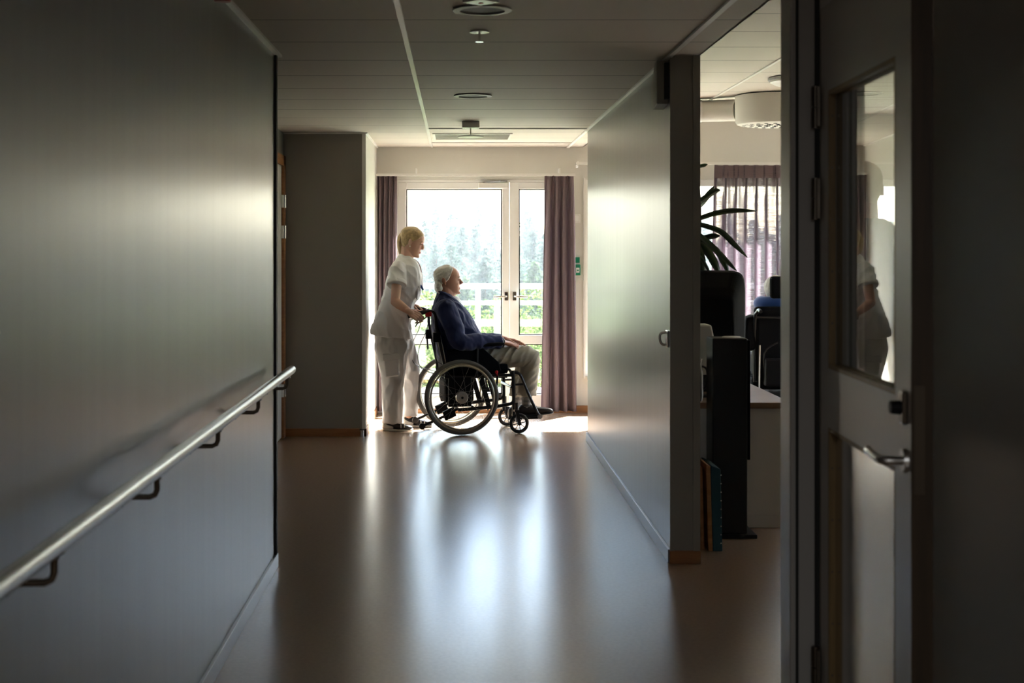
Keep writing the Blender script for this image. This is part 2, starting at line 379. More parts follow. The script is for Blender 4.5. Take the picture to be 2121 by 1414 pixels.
# left recess door (edge-on)
d = MB().box(-1.385, -1.37, 9.93, 10.86, .01, 2.14)
dl = struct('door_1', d, 'white')
sub(MB().box(-1.40, -1.352, 10.865, 10.985, 0, 2.22).box(-1.40, -1.352, 9.83, 9.93, 0, 2.22).box(-1.40, -1.352, 9.83, 10.985, 2.14, 2.22), 'door_frame', 'woodbase', dl)
for zc in (1.86, 1.62, .38):
    sub(MB().tube([(-1.345, 10.865, zc-.05), (-1.345, 10.865, zc+.05)], .011, 10).box(-1.366, -1.345, 10.82, 10.91, zc-.05, zc+.05), 'hinge', 'chrome', dl, True)
# ---- glazed double door in the back wall
Y0 = YB+.02
fr = MB().box(-.56, -.53, Y0, Y0+.11, 0, 2.115).box(1.02, 1.05, Y0, Y0+.11, 0, 2.115).box(-.53, 1.02, Y0, Y0+.11, 2.092, 2.115)
fro = struct('door_frame_back', fr, 'white', bevel=.003)
def leaf(name, x0, x1, gx0, gx1):
    y0, y1 = Y0+.01, Y0+.065
    m = MB().box(x0, gx0, y0, y1, .03, 2.09).box(gx1, x1, y0, y1, .03, 2.09).box(gx0, gx1, y0, y1, 2.03, 2.09)
    m.box(gx0, gx1, y0, y1, .62, .70).box(gx0, gx1, y0, y1, .03, .16)
    o = struct(name, m, 'white', bevel=.004)
    for z0, z1 in ((.70, 2.03), (.16, .62)):
        b = MB()
        for a in ((gx0, gx0+.01, z0, z1), (gx1-.01, gx1, z0, z1), (gx0, gx1, z0, z0+.01), (gx0, gx1, z1-.01, z1)):
            b.box(a[0], a[1], y0+.012, y1-.012, a[2], a[3])
        sub(b, 'glazing_bead', 'darkline', o)
        sub(MB().box(gx0, gx1, y0+.025, y0+.031, z0, z1), 'pane', 'glass', o)
    return o
ld = leaf('door_2', -.53, .482, -.455, .417); rd = leaf('door_3', .486, 1.02, .57, .95)
def lever(root, x, s):
    z = 1.055
    h = sub(MB().box(x-.016, x+.016, Y0-.004, Y0+.012, z-.038, z+.038), 'handle_plate', 'steel_dark', root, bevel=.004)
    sub(MB().tube([(x, Y0, z), (x, Y0-.045, z), (x-s*.01, Y0-.055, z), (x-s*.12, Y0-.055, z-.004)], .009, 10), 'handle', 'chrome', root, True)
lever(ld, .455, 1); lever(rd, .53, -1)
sub(MB().box(.20, .47, Y0-.05, Y0+.01, 2.035, 2.085), 'door_closer', 'white_gloss', ld, bevel=.006)
sub(MB().tube([(.24, Y0-.03, 2.09), (.40, Y0-.10, 2.097), (.46, Y0-.01, 2.1)], .006, 8), 'closer_arm', 'alu', ld)
struct('trim_13', MB().box(-.56, 1.05, YB-.02, YB+.16, -.0, .028), 'woodbase', bevel=.004)
# ---- side room window
def window(name, x0, x1, z0, z1, cols):
    y0, y1 = YB+.03, YB+.11
    m = MB().box(x0+.06, x1-.06, y0, y1, z0, z0+.06).box(x0+.06, x1-.06, y0, y1, z1-.06, z1).box(x0, x0+.06, y0, y1, z0, z1).box(x1-.06, x1, y0, y1, z0, z1)
    for c in cols: m.box(c-.05, c+.05, y0, y1, z0+.06, z1-.06)
    o = struct(name, m, 'white', bevel=.004)
    xs = [x0+.06]+[c for c in cols]+[x1-.06]
    for a, b in zip(xs[:-1], xs[1:]): sub(MB().box(a, b, y0+.035, y0+.041, z0+.06, z1-.06), 'pane', 'glass', o)
    sub(MB().box(x0+.02, x1+.03, YB-.05, y0, z0-.03, z0), 'window_sill', 'white_gloss', o, bevel=.004)
window('window_1', 1.17, 4.3, .33, 2.115, [2.12, 3.1])
# ================================================================ corridor fittings
# handrail
hr = empty('handrail', (-.76, 0, .935), 'brushed steel tube handrail running along the left wall on bent brackets', 'handrail')
part(MB().tube([(-.76, -1.5, .935), (-.76, 6.40, .935), (-.76, 6.407, .935), (-.76, 6.41, .935)], [.0195, .0195, .017, .010], 20), 'rail', 'rail', hr, True)
for yb in (.8, 1.7, 2.62, 3.52, 4.42, 5.32, 6.22):
    b = part(MB().tube([(-.76, yb, .918), (-.76, yb, .885), (-.765, yb, .872), (-.778, yb, .866), (-.852, yb, .866)], .0075, 10), 'bracket', 'steel_dark', hr, True)
    sub(MB().box(-.775, -.745, yb-.02, yb+.02, .914, .919), 'saddle', 'alu', b)
    sub(MB().lathe([(.001, 0), (.022, 0), (.022, .006), (.001, .007)], (-.85, yb, .862), 'x', 16), 'wall_plate', 'alu', b, True)
# recessed downlights
for i, (yy, l) in enumerate(((5.29, 'recessed round downlight in the corridor ceiling nearest the camera'), (8.29, 'recessed round downlight farther along the corridor ceiling'))):
    t = empty('downlight', (.10, yy, CH), l, 'ceiling light', group='recessed corridor downlights')
    part(MB().lathe([(.088, -.002), (.112, -.002), (.114, -.008), (.086, -.010), (.084, -.003)], (.10, yy, CH), 'z', 40), 'trim_ring', 'taupe', t, True)
    part(MB().lathe([(.001, -.0025), (.086, -.0025), (.086, -.0045), (.001, -.0045)], (.10, yy, CH), 'z', 40), 'reflector', 'reflector', t, True)
t = empty('sprinkler', (.098, 5.83, CH), 'white ceiling sprinkler head hanging behind the nearest downlight', 'sprinkler')
part(MB().lathe([(.016, 0), (.038, -.002), (.042, -.007), (.014, -.009)], (.098, 5.83, CH), 'z', 28), 'escutcheon', 'white_gloss', t, True)
part(MB().tube([(.098, 5.83, CH-.005), (.098, 5.83, CH-.045)], .0045, 10), 'stem', 'chrome', t, True)
part(MB().lathe([(.001, -.044), (.017, -.044), (.017, -.047), (.001, -.047)], (.098, 5.83, CH), 'z', 20), 'deflector', 'chrome', t, True)
t = empty('smoke_detector', (.088, 4.93, CH), 'white diamond-set ceiling plate with a red dot at the top edge', 'detector')
q = MB(); c = V((.088, 4.93, CH-.02)); q.obox(c, (.033, .033, 0), (-.033, .033, 0), (0, 0, .02)); part(q, 'plate', 'white_gloss', t, bevel=.003)
part(MB().lathe([(.001, -.042), (.009, -.041), (.009, -.038), (.001, -.038)], (.088, 4.94, CH-.001), 'z', 16), 'indicator', 'red', t)
t = empty('fire_alarm', (-.81, 4.8, CH), 'dark red round alarm on the ceiling above the left wall', 'alarm')
part(MB().lathe([(.034, 0), (.035, -.045), (.028, -.06), (.001, -.062)], (-.81, 4.8, CH), 'z', 24), 'sounder', 'redalarm', t, True)
part(MB().lathe([(.036, 0), (.036, -.012), (.03, -.013)], (-.81, 4.8, CH), 'z', 24), 'mounting_base', 'white', t, True)
t = empty('ceiling_sensor', (.105, 10.05, CH), 'grey ceiling box with a white disc below it before the glazed doors', 'sensor')
part(MB().box(.042, .168, 10.0, 10.12, CH-.045, CH), 'housing', 'white', t, bevel=.004)
part(MB().tube([(.105, 10.06, CH-.045), (.105, 10.06, CH-.095)], .005, 8), 'stem', 'chrome', t, True)
part(MB().lathe([(.001, -.095), (.05, -.097), (.095, -.106), (.094, -.111), (.001, -.109)], (.105, 10.06, CH), 'z', 32), 'disc', 'white_gloss', t, True)
t = empty('ceiling_grille', (.2, 11.35, CH), 'pale slotted ceiling vent grille above the wheelchair', 'vent')
part(MB().box(-.19, .45, 11.05, 11.65, CH-.006, CH+.005), 'grille_frame', 'grille', t)
for i in range(9): part(MB().box(-.17, .43, 11.10+i*.06, 11.125+i*.06, CH-.009, CH-.005), 'slot', 'taupe', t)
t = empty('door_holder', (1.0, 6.78, 2.2), 'grey box fixed high on the right wall near its corner', 'door holder')
part(MB().prism([(6.67, 2.19), (6.67, 2.40), (6.74, 2.40), (6.86, 2.30), (6.86, 2.20), (6.80, 2.175)], .965, 1.02, 'x'), 'casing', 'taupe', t, bevel=.004)
part(MB().box(1.0, 1.022, 6.64, 6.672, 2.21, 2.385), 'back_box', 'darkline', t)
t = empty('coat_hook', (1.02, 6.68, 1.05), 'small chrome hook plate on the right wall edge at hand height', 'hook')
part(MB().box(1.012, 1.0205, 6.64, 6.70, 1.02, 1.10), 'plate', 'chrome', t, bevel=.002)
part(MB().tube([(1.015, 6.67, 1.09), (.985, 6.67, 1.085), (.98, 6.67, 1.06), (.99, 6.67, 1.035), (1.015, 6.67, 1.03)], .006, 10, 4), 'hook_loop', 'chrome', t, True)
t = empty('door_stop', (-.735, 10.97, 0), 'small steel door stop post at the foot of the far left pillar', 'door stop')
part(MB().lathe([(.016, 0), (.016, .05), (.019, .052), (.019, .068), (.001, .070)], (-.745, 10.965, 0), 'z', 20), 'post', 'chrome', t, True)
part(MB().lathe([(.0192, .054), (.0198, .058), (.0198, .064), (.0192, .066)], (-.745, 10.965, 0), 'z', 20), 'rubber_ring', 'rubber', t, True)
# back wall controls
t = empty('thermostat', (1.09, YB, 1.76), 'small white wall switch beside the right-hand mauve curtain', 'switch')
part(MB().box(1.052, 1.125, YB-.012, YB, 1.72, 1.80), 'plate', 'white_gloss', t, bevel=.003)
part(MB().box(1.07, 1.107, YB-.018, YB-.01, 1.735, 1.785), 'rocker', 'white', t, bevel=.002)
t = empty('emergency_release', (1.1, YB, 1.28), 'green emergency door release box beside the right-hand mauve curtain', 'release button')
part(MB().box(1.075, 1.125, YB-.04, YB, 1.245, 1.345), 'box', 'green', t, bevel=.004)
part(MB().box(1.085, 1.115, YB-.044, YB-.038, 1.27, 1.315), 'window', 'white_gloss', t)
part(MB().box(1.093, 1.108, YB-.046, YB-.042, 1.285, 1.298), 'symbol', 'green', t)
part(MB().box(1.078, 1.12, YB-.01, YB, 1.36, 1.41), 'sign', 'green', t)
# ---- curtains
def curtain(name, xt, xb, z0, z1, y, folds, amp, m, label, seed=0, heading=.10, gather=0):
    rnd = random.Random(seed); nx, nz = folds*14, 46; vs = []; fs = []
    ph = [rnd.uniform(-.5, .5) for _ in range(folds+2)]; am = [rnd.uniform(.6, 1.25) for _ in range(folds+2)]
    for j in range(nz+1):
        w = j/nz; z = z1+(z0-z1)*w
        xl = xt[0]+(xb[0]-xt[0])*w**.8; xr = xt[1]+(xb[1]-xt[1])*w**.8
        for i in range(nx+1):
            u = i/nx; q = u*folds; k = int(min(q, folds-1e-6)); fr_ = q-k
            a_ = am[k]*(1-fr_)+am[k+1]*fr_
            env = .35+.65*min(1, w*5)
            dy = amp*a_*env*math.sin(2*PI*q+ph[k]*(1-fr_)+ph[k+1]*fr_+.35*math.sin(w*2.5+k))+amp*.25*math.sin(4*PI*q+seed)
            if w < heading and gather: dy += -amp*.8*max(0, math.cos(2*PI*q))**8
            dx = .25*(xr-xl)/folds*math.sin(2*PI*q*1+1.3+w)*env*.6
            vs.append((xl+(xr-xl)*u+dx, y+dy+.012*noise.noise(V((u*6, w*3, seed))), z+(.004*math.sin(q*PI*2) if j == 0 else 0)))
    n = nx+1
    for j in range(nz):
        for i in range(nx): a = j*n+i; fs.append((a, a+1, a+n+1, a+n))
    mb = MB().add(vs, fs); t = empty(name, ((xt[0]+xt[1])/2, y, z0), label, 'curtain')
    o = part(mb, 'panel', m, t, 'all')
    s = o.modifiers.new('s', 'SOLIDIFY'); s.thickness = .0015
    return t
t1 = curtain('curtain', (-.715, -.535), (-.715, -.55), .03, 2.14, YB-.12, 4, .034, 'curtain', 'gathered mauve curtain hanging left of the glazed doors behind the standing woman', 3)
t2 = curtain('curtain', (.79, 1.05), (.752, 1.068), .03, 2.14, YB-.14, 4, .048, 'curtain', 'mauve curtain drawn to the right side of the glazed doors', 8)
t3 = curtain('curtain', (2.30, 2.935), (2.25, 2.965), .06, 2.235, YB-.17, 7, .042, 'sheer', 'semi-sheer mauve curtain over the window of the side room', 5, .12, 1)
part(MB().box(2.31, 2.925, YB-.19, YB-.185, 2.12, 2.232), 'heading_tape', 'curtain', t3)
cr1 = empty('curtain_rail', (.2, YB-.1, 2.15), 'thin white curtain rail above the glazed doors', 'curtain rail')
part(MB().box(-.72, 1.07, YB-.135, YB-.11, 2.14, 2.162), 'rail', 'white_gloss', cr1)
for xx in (-.36, .93): part(MB().box(xx-.006, xx+.006, YB-.13, YB, 2.155, 2.21), 'bracket', 'white', cr1)
cr2 = empty('curtain_rail', (2.7, YB-.1, 2.25), 'white curtain rail high along the side room back wall', 'curtain rail')
part(MB().box(1.07, 4.5, YB-.18, YB-.15, 2.24, 2.262), 'rail', 'white_gloss', cr2)
for xx in (1.09, 2.0, 3.6): part(MB().box(xx-.006, xx+.006, YB-.17, YB, 2.22, 2.27), 'bracket', 'white', cr2)
# ---- near glazed fire door, open against the right wall
struct('wall_door_jamb', MB().box(.94, 1.151, 3.90, 4.02, 0, CH), 'doorpaint', bevel=.006)
struct('trim_gap_shade', MB().box(1.008, 1.016, 3.872, 3.902, 0, CH).box(.955, .962, 3.893, 3.902, 0, CH), 'darkline')  # dark strips on the jamb; the inner one paints the hinge gap's shade
ang = math.atan(.05); hx, hy = 1.013, 3.85
gd = empty('door', (hx, hy, 0), 'taupe fire door with two tall glass panels standing open at the right', 'door', rz=0)
ds = V((-math.sin(ang), -math.cos(ang), 0)); dn = V((math.cos(ang), -math.sin(ang), 0))   # along leaf, into thickness
gdm = Matrix(((ds.x, dn.x, 0, hx), (ds.y, dn.y, 0, hy), (0, 0, 1, 0), (0, 0, 0, 1)))
TH = .045; Lf = .905
def gpart(mb, name, m, smooth=False, bevel=0, sc=False):
    for i, v in enumerate(mb.v): mb.v[i] = gdm @ v
    return part(mb, name, m, gd, smooth, bevel)
s0, s1 = .092, .778; za, zb, zc_, zd = .22, 1.013, 1.172, 1.925
mb = MB().box(0, s0, 0, TH, .01, 2.16).box(s1, Lf-.004, 0, TH, .01, 2.16).box(s0, s1, 0, TH, zd, 2.16).box(s0, s1, 0, TH, zb, zc_).box(s0, s1, 0, TH, .01, za)
lf = gpart(mb, 'leaf', 'doorpaint')
gpart(MB().box(Lf-.004, Lf, .000, TH, .01, 2.16), 'lock_edge', 'wooddark')
gpart(MB().box(Lf, Lf+.002, .006, .028, .975, 1.205), 'lock_plate', 'steel_dark')
for z0, z1 in ((za, zb), (zc_, zd)):
    gpart(MB().box(s0, s1, .018, .024, z0, z1), 'pane' if z0 > 1 else 'kick_panel', 'glassdoor' if z0 > 1 else 'brushed')
    for y0, y1 in ((.0, .018), (.024, TH)):
        b = MB().box(s0, s0+.012, y0, y1, z0, z1).box(s1-.012, s1, y0, y1, z0, z1).box(s0, s1, y0, y1, z0, z0+.012).box(s0, s1, y0, y1, z1-.012, z1)
        bo = gpart(b, 'glazing_bead', 'woodbead' if 'woodbead' in M else 'wooddark')
        if y0 == 0:
            q = MB(); zz = z0+.12
            while zz < z1: q.add([gdm @ V(p) for p in ((s0+.0122, .006, zz), (s0+.0122, .012, zz), (s0+.0122, .012, zz+.006), (s0+.0122, .006, zz+.006))], [(0, 1, 2, 3)]); zz += .14
            part(q, 'screw', 'steel_dark', gd)
gpart(MB().lathe([(.001, -.009), (.024, -.009), (.026, 0), (.001, 0)], (.862, 0, 1.04), 'y', 28), 'handle_rose', 'steel', True)
gpart(MB().tube([(.862, 0, 1.04), (.862, -.035, 1.04), (.855, -.048, 1.04), (.84, -.052, 1.04), (.745, -.052, 1.045), (.735, -.045, 1.046)], .0095, 12, 3), 'handle', 'steel', True)
gpart(MB().box(.845, .88, -.012, 0, 1.12, 1.19), 'lock_escutcheon', 'steel_dark', False, .004)
gpart(MB().lathe([(.001, -.034), (.014, -.034), (.015, -.012), (.001, -.012)], (.862, 0, 1.155), 'y', 20), 'thumb_turn', 'blackplastic', True)
for z in (1.89, 1.635, .33):
    gpart(MB().tube([(-.012, -.012, z-.058), (-.012, -.012, z-.002)], .011, 12).tube([(-.012, -.012, z+.002), (-.012, -.012, z+.058)], .011, 12).box(-.012, .02, -.014, -.006, z-.055, z+.055), 'hinge', 'steel_dark', True)

# added fill lamp, unseen behind the camera, lifting the corridor's shadows
t = empty('ceiling_lamp', (0, -1.4, CH), 'added square fill lamp on the ceiling, unseen behind the camera', 'ceiling light')
part(MB().box(-.3, .3, -1.7, -1.1, CH-.03, CH), 'fill_lamp_housing', 'white', t)
ld_ = bpy.data.lights.new('added_fill_lamp', 'AREA'); ld_.shape = 'SQUARE'; ld_.size = .55; ld_.energy = 17; ld_.color = (.92, .96, 1)
lo_ = bpy.data.objects.new('added_fill_lamp', ld_); COL.objects.link(lo_); lo_.location = (0, -1.4, CH-.035)
struct('ceiling_near', MB().box(1.155, 1.36, -3.1, 2.35, CH, CH+.2), 'ceil')
# ================================================================ people helpers
SK = [(0.000, .066, -.004, .020), (.010, .084, -.012, .034), (.028, .083, -.030, .044), (.046, .086, -.046, .051), (.062, .086, -.062, .057), (.080, .084, -.076, .062),
      (.100, .081, -.088, .066), (.118, .079, -.095, .069), (.134, .087, -.098, .071), (.155, .087, -.099, .072), (.178, .077, -.094, .068), (.198, .058, -.080, .057), (.214, .032, -.057, .038), (.224, .004, -.028, .018)]
def head_mat(o, pitch, yaw, scale):
    return Matrix.Translation(o) @ Matrix.Rotation(yaw, 4, 'Z') @ Matrix.Rotation(pitch, 4, 'Y') @ Matrix.Scale(scale, 4)
def ring_head(z, f, b, w, n=32, inf=0):
    c = -.012; r = []
    for j in range(n):
        t = 2*PI*j/n; ct, st = math.cos(t), math.sin(t)
        e = .82 if ct > 0 else .95
        R = (f-c+inf) if ct > 0 else (c-b+inf)
        r.append(V((c+R*math.copysign(abs(ct)**e, ct), (w+inf)*math.copysign(abs(st)**.9, st), z)))
    return r
def interp(tab, z):
    for a, b in zip(tab[:-1], tab[1:]):
        if z <= b[0]: t = max(0, (z-a[0])/(b[0]-a[0])); return [a[i]+(b[i]-a[i])*t for i in range(1, len(a))]
    return list(tab[-1][1:])
def add_head(mb, Mx, male=False):
    ex = -.036 if male else 0
    k = 1.0
    rings = [ring_head(*s) for s in SK]
    cc = []
    for i in range(len(rings)-1):
        for q in range(3):
            cc.append([cr(rings[max(i-1, 0)][j], rings[i][j], rings[i+1][j], rings[min(i+2, len(rings)-1)][j], q/3) for j in range(32)])
    cc.append(rings[-1]); t = MB(); t.rings(cc)
    t.capsule((.074, 0, .128), (.092 if not male else .096, 0, .097), .009, .0110 if not male else .013, 10)              # nose
    t.capsule((.094, 0, .086), (.097 if not male else .104, 0, .090), .011, .0092 if not male else .0115, 10)
    for s in (-1, 1):
        t.ellipsoid((.094, s*.0095, .081), .010, .007, .007, 10, 6)             # nostril wings
        t.ellipsoid((.048, s*.030, .086), .030, .019, .030, 12, 8)              # cheeks
        t.ellipsoid((.077, s*.028, .1345), .012, .021, .0065, 10, 6)            # brow ridge
        t.ellipsoid((.071, s*.030, .1135), .0125, .0125, .010, 10, 8)           # lids
        t.ellipsoid((-.010+ex, s*(.074 if not male else .079), .106), .017, .007, .030, 12, 8, Matrix.Rotation(-.25, 3, 'Y') @ Matrix.Rotation(s*.35, 3, 'Z'))   # ear
        t.ellipsoid((.000+ex, s*.079, .084), .008, .005, .010, 8, 6)
        pass              # jaw
    t.ellipsoid((.083, 0, .0515), .0105, .022, .0045, 12, 6); t.ellipsoid((.0825, 0, .0425), .0095, .019, .0046, 12, 6)
    t.ellipsoid((.079, 0, .014), .013, .018, .013, 12, 8)
    mb.add([Mx @ v for v in t.v], t.f)
def hand(mb, wrist, fwd, back, thumb, curl=(.3, .35, .4, .45), spread=.06, sc=1.0, tcurl=.3):
    wrist, fwd, back, thumb = V(wrist), V(fwd).normalized(), V(back).normalized(), V(thumb)
    side = (thumb-fwd*thumb.dot(fwd)-back*thumb.dot(back)).normalized()
    mb.capsule(wrist-fwd*.02, wrist+fwd*.012, .026*sc, .024*sc, 10)
    lens = ((.043, .026, .021), (.048, .030, .023), (.044, .027, .022), (.034, .020, .019))
    for i in range(4):
        off = (1.5-i)*.0205*sc
        k = wrist+fwd*(.084-(.006 if i in (0, 2) else .014 if i == 3 else 0))*sc+side*off
        mb.capsule(wrist+side*off*.7+fwd*.01, k, .0135*sc, .0115*sc, 8)
        mb.capsule(wrist+side*off*.7+fwd*.01-back*.006*sc, k-back*.004*sc, .012*sc, .010*sc, 8)
        a = 0; p = k; r = .0092*sc
        for j, L in enumerate(lens[i]):
            a += curl[i]*(1.0, 1.25, .8)[j]
            d = (fwd*math.cos(a)-back*math.sin(a)+side*(spread*(1.5-i))).normalized()
            q = p+d*L*sc; mb.capsule(p, q, r, r*.9, 8); p = q; r *= .9
    b0 = wrist+fwd*.018*sc+side*.024*sc-back*.006
    d1 = (side*.75+fwd*.75-back*.25).normalized(); b1 = b0+d1*.036*sc; mb.capsule(b0, b1, .014*sc, .011*sc, 8)
    d2 = (fwd*1.0+side*(.45-tcurl)-back*(.2+tcurl)).normalized(); b2 = b1+d2*.030*sc; mb.capsule(b1, b2, .0105*sc, .009*sc, 8)
    mb.capsule(b2, b2+(d2-back*tcurl*.6-side*tcurl*.3).normalized()*.024*sc, .009*sc, .0078*sc, 8)
def paint(me, Mx, fn):
    inv = Mx.inverted()
    for p in me.polygons:
        k = fn(inv @ p.center)
        if k: p.material_index = k
def face_paint(l):
    x, y, z = l; a = abs(y)
    if x > .062 and .1105 < z < .117 and .021 < a < .039: return 1
    if x > .073 and .0405 < z-10*a*a < .051 and a < .023: return 2
    if x > .062 and .1335 < z+5*(a-.028)**2*9 < .1385 and .016 < a < .044: return 3
    return 0
def hairshell(hl, Mx, inf=.010, zmin=.02, zmax=.224, back=0.0, extra=None):
    rings = []; n = 48; z = zmin; top = zmax
    while z <= top+1e-6:
        f, b, w = interp(SK, z); r = ring_head(z, f, b-back, w, n, inf); h = interp(hl, z)[0]
        rings.append([V((min(p.x, h), p.y, p.z)) for p in r]); z += .008
    f, b, w = interp(SK, zmax); r = ring_head(zmax+inf*.8, f*.4, b*.6, w*.6, n, .0); rings.append([V((p.x, p.y, p.z)) for p in r])
    t = MB().rings(rings)
    if extra: extra(t)
    return MB().add([Mx @ v for v in t.v], t.f)
def hsec(z, xb, xf, yc, hw, tilt=0):
    return (V(((xb+xf)/2, yc, z)), V(((xf-xb)/2, 0, tilt)), V((0, hw, 0)))
def folds(amp, sx=18, sy=18, sz=5, seed=0, rot=None, a2=.4):
    def f(co):
        p = co if rot is None else rot @ co
        n1 = noise.noise(V((p.x*sx+seed, p.y*sy, p.z*sz))); n2 = noise.noise(V((p.x*sx*2.3, p.y*sy*2.3+seed, p.z*sz*2.3)))
        return amp*(1-abs(n1)*2.2)*.6+amp*a2*n2
    return f
# ================================================================ wheelchair frame of reference
WX, WY, WR = 0.0, 11.33, math.radians(9.4)
wf = V((math.cos(WR), math.sin(WR), 0)); wl = V((-math.sin(WR), math.cos(WR), 0)); wo = V((WX, WY, 0))
def Wp(u, v, z): return wo+wf*u+wl*v+V((0, 0, z))
# ================================================================ nurse
D0 = 11.42; sN = F/D0
def NP(zx, zy, dy=0):          # tracing frame: 500px square from (740,440) shown at 1414
    return P(740+zx*.35361, 440+zy*.35361, D0+dy)
def Nx(zx): return (740+zx*.35361-CX)/sN
def Nz(zy): return H-(440+zy*.35361-CY)/sN
nurse = empty('person', (-.50, D0, 0), 'person with blonde ponytail in white short-sleeved uniform standing behind the wheelchair, pushing it', 'person')
body = MB()
hM = head_mat(V((0, 0, 0)), math.radians(19), math.radians(-4), 1.05)
chin_t = NP(357, 263); chin_l = hM @ V((.084, 0, .008)); hM = Matrix.Translation(V((chin_t.x, D0, chin_t.z))-V((chin_l.x, chin_l.y, chin_l.z))) @ hM
add_head(body, hM)
hc = hM @ V((-.030, 0, .055))
nb = NP(292, 310); nb = V((nb.x, D0, nb.z))
body.capsule(hc, nb, .052, .058, 16)
body.loft([hsec(Nz(700), Nx(120), Nx(280), D0, .15), hsec(Nz(600), Nx(150), Nx(290), D0, .13), hsec(Nz(480), Nx(190), Nx(330), D0, .13), hsec(Nz(380), Nx(215), Nx(345), D0, .15),
           hsec(Nz(320), Nx(235), Nx(345), D0, .14), hsec(Nz(275), Nx(265), Nx(335), D0, .06)], 24, 3)
gN = Wp(-.275, -.22, .985); gF = Wp(-.275, .22, .985)
shN = NP(238, 345, -.17); elN = NP(222, 522, -.30); wrN = NP(312, 585, -.36)
shF = V((shN.x+.05, D0+.17, shN.z)); elF = NP(268, 515, .26)
wrF = V((gF.x-.085, gF.y+.0, gF.z+.045)); wrN = P(849, 646, 11.032)
for sh, el, wr in ((shN, elN, wrN), (shF, elF, wrF)):
    body.capsule(sh, el, .047, .037, 16); m1 = el.lerp(wr, .3); body.capsule(el, m1, .038, .038, 16); body.capsule(m1, wr, .038, .025, 16)
hand(body, wrN, (.86, .02, -.50), (.30, -.90, .40), (.5, 0, .86), (.50, .60, .68, .74), .03, .98, -.05)
hand(body, wrF, (1, -.08, -.32), (.30, .25, .9), (0, -1, .3), (.35, .6, .65, .7), .02, .98, .2)
# legs and feet under the clothes
ankN = V((Nx(207), 11.335, .09)); ankF = V((Nx(300), 11.58, .09))
hipN = V((Nx(205), D0-.09, Nz(740))); hipF = V((Nx(222), D0+.09, Nz(740)))
kN = V((Nx(214), 11.34, Nz(965))); kF = V((Nx(300), 11.55, Nz(965)))
for h_, k_, a_ in ((hipN, kN, ankN), (hipF, kF, ankF)):
    body.capsule(h_, k_, .072, .05, 14); body.capsule(k_, a_, .048, .036, 14); body.capsule(a_, a_-V((0, 0, .05)), .034, .03, 12)
me = fuse(body, .0042, 2)
bo = part(me, 'body', ['skin_w', 'eye', 'lip_w', 'brow'], nurse, 'all'); paint(me, hM, face_paint)
# hair: swept back, ponytail
HL = [(.00, -.07), (.03, -.055), (.06, -.036), (.09, -.018), (.11, .002), (.125, .022), (.145, .045), (.165, .062), (.185, .074), (.20, .066), (.216, .045), (.224, .02)]
hs = hairshell(HL, hM, .0085, .036, .222, .004)
me = fuse(hs, .004, 3, lambda c: .0012*noise.noise((hM.inverted() @ c)*0+V(((hM.inverted() @ c).x*12, (hM.inverted() @ c).y*90, (hM.inverted() @ c).z*90))))
hair = part(me, 'hair', 'blonde', nurse, 'all')
pt = [hM @ V((-.088, 0, .165))]+[V((P(x, y, D0).x, D0+.005, P(x, y, D0).z)) for x, y in ((833, 484), (829.5, 493), (828.5, 505), (829.5, 517), (831.5, 528), (833, 537))]
t = MB(); pp = smooth_path(pt, 5); R = len(pp); rg = []
for i, p in enumerate(pp):
    w = i/(R-1); ra = .014+.018*math.sin(PI*min(1, w*1.05)**.8)*(1-.25*w) if w < .97 else .006
    rg.append([p+V((ra*.85*math.cos(a), ra*1.1*math.sin(a), 0))*(1+.10*math.sin(a*7+w*3)) for a in [2*PI*j/28 for j in range(28)]])
t.rings(rg); pony = part(t, 'ponytail', 'blonde', nurse, 'all')
sub(MB().ellipsoid(pt[0].lerp(pt[1], .45), .013, .018, .016, 14, 8), 'hair_tie', 'rubber', pony, 'all')
for s in (-1, 1): part(MB().ellipsoid(hM @ V((.002, s*.084, .072)), .0052, .0052, .0052, 12, 8), 'earring', 'pearl', nurse, 'all')
# tunic
t = MB()
t.loft([hsec(Nz(722), Nx(82), Nx(312), D0, .212, -.018), hsec(Nz(690), Nx(84), Nx(312), D0, .208, -.012), hsec(Nz(640), Nx(97), Nx(312), D0, .20), hsec(Nz(570), Nx(124), Nx(326), D0, .188),
        hsec(Nz(510), Nx(146), Nx(350), D0, .185), hsec(Nz(450), Nx(162), Nx(376), D0, .19), hsec(Nz(395), Nx(176), Nx(378), D0, .195), hsec(Nz(345), Nx(190), Nx(372), D0, .19),
        hsec(Nz(308), Nx(206), Nx(362), D0, .16), hsec(Nz(282), Nx(226), Nx(350), D0, .105), hsec(Nz(262), Nx(240), Nx(328), D0, .070), hsec(Nz(236), Nx(252), Nx(305), D0, .058)], 36, 3, 2.2)
for sh, el, sgn in ((shN, elN, -1), (shF, elF, 1)):
    d = (el-sh).normalized(); up = sh-d*.015; end = sh+d*.128
    t.capsule(up, sh+d*.05, .066, .068, 18)
    t.tube([sh-d*.0, sh+d*.06, end-d*.002, end], [.064, .070, .078, .072], 22)
me = fuse(t, .0055, 5, folds(.016, 12, 12, 5, 2, Matrix.Rotation(.5, 3, 'Y'), .35))
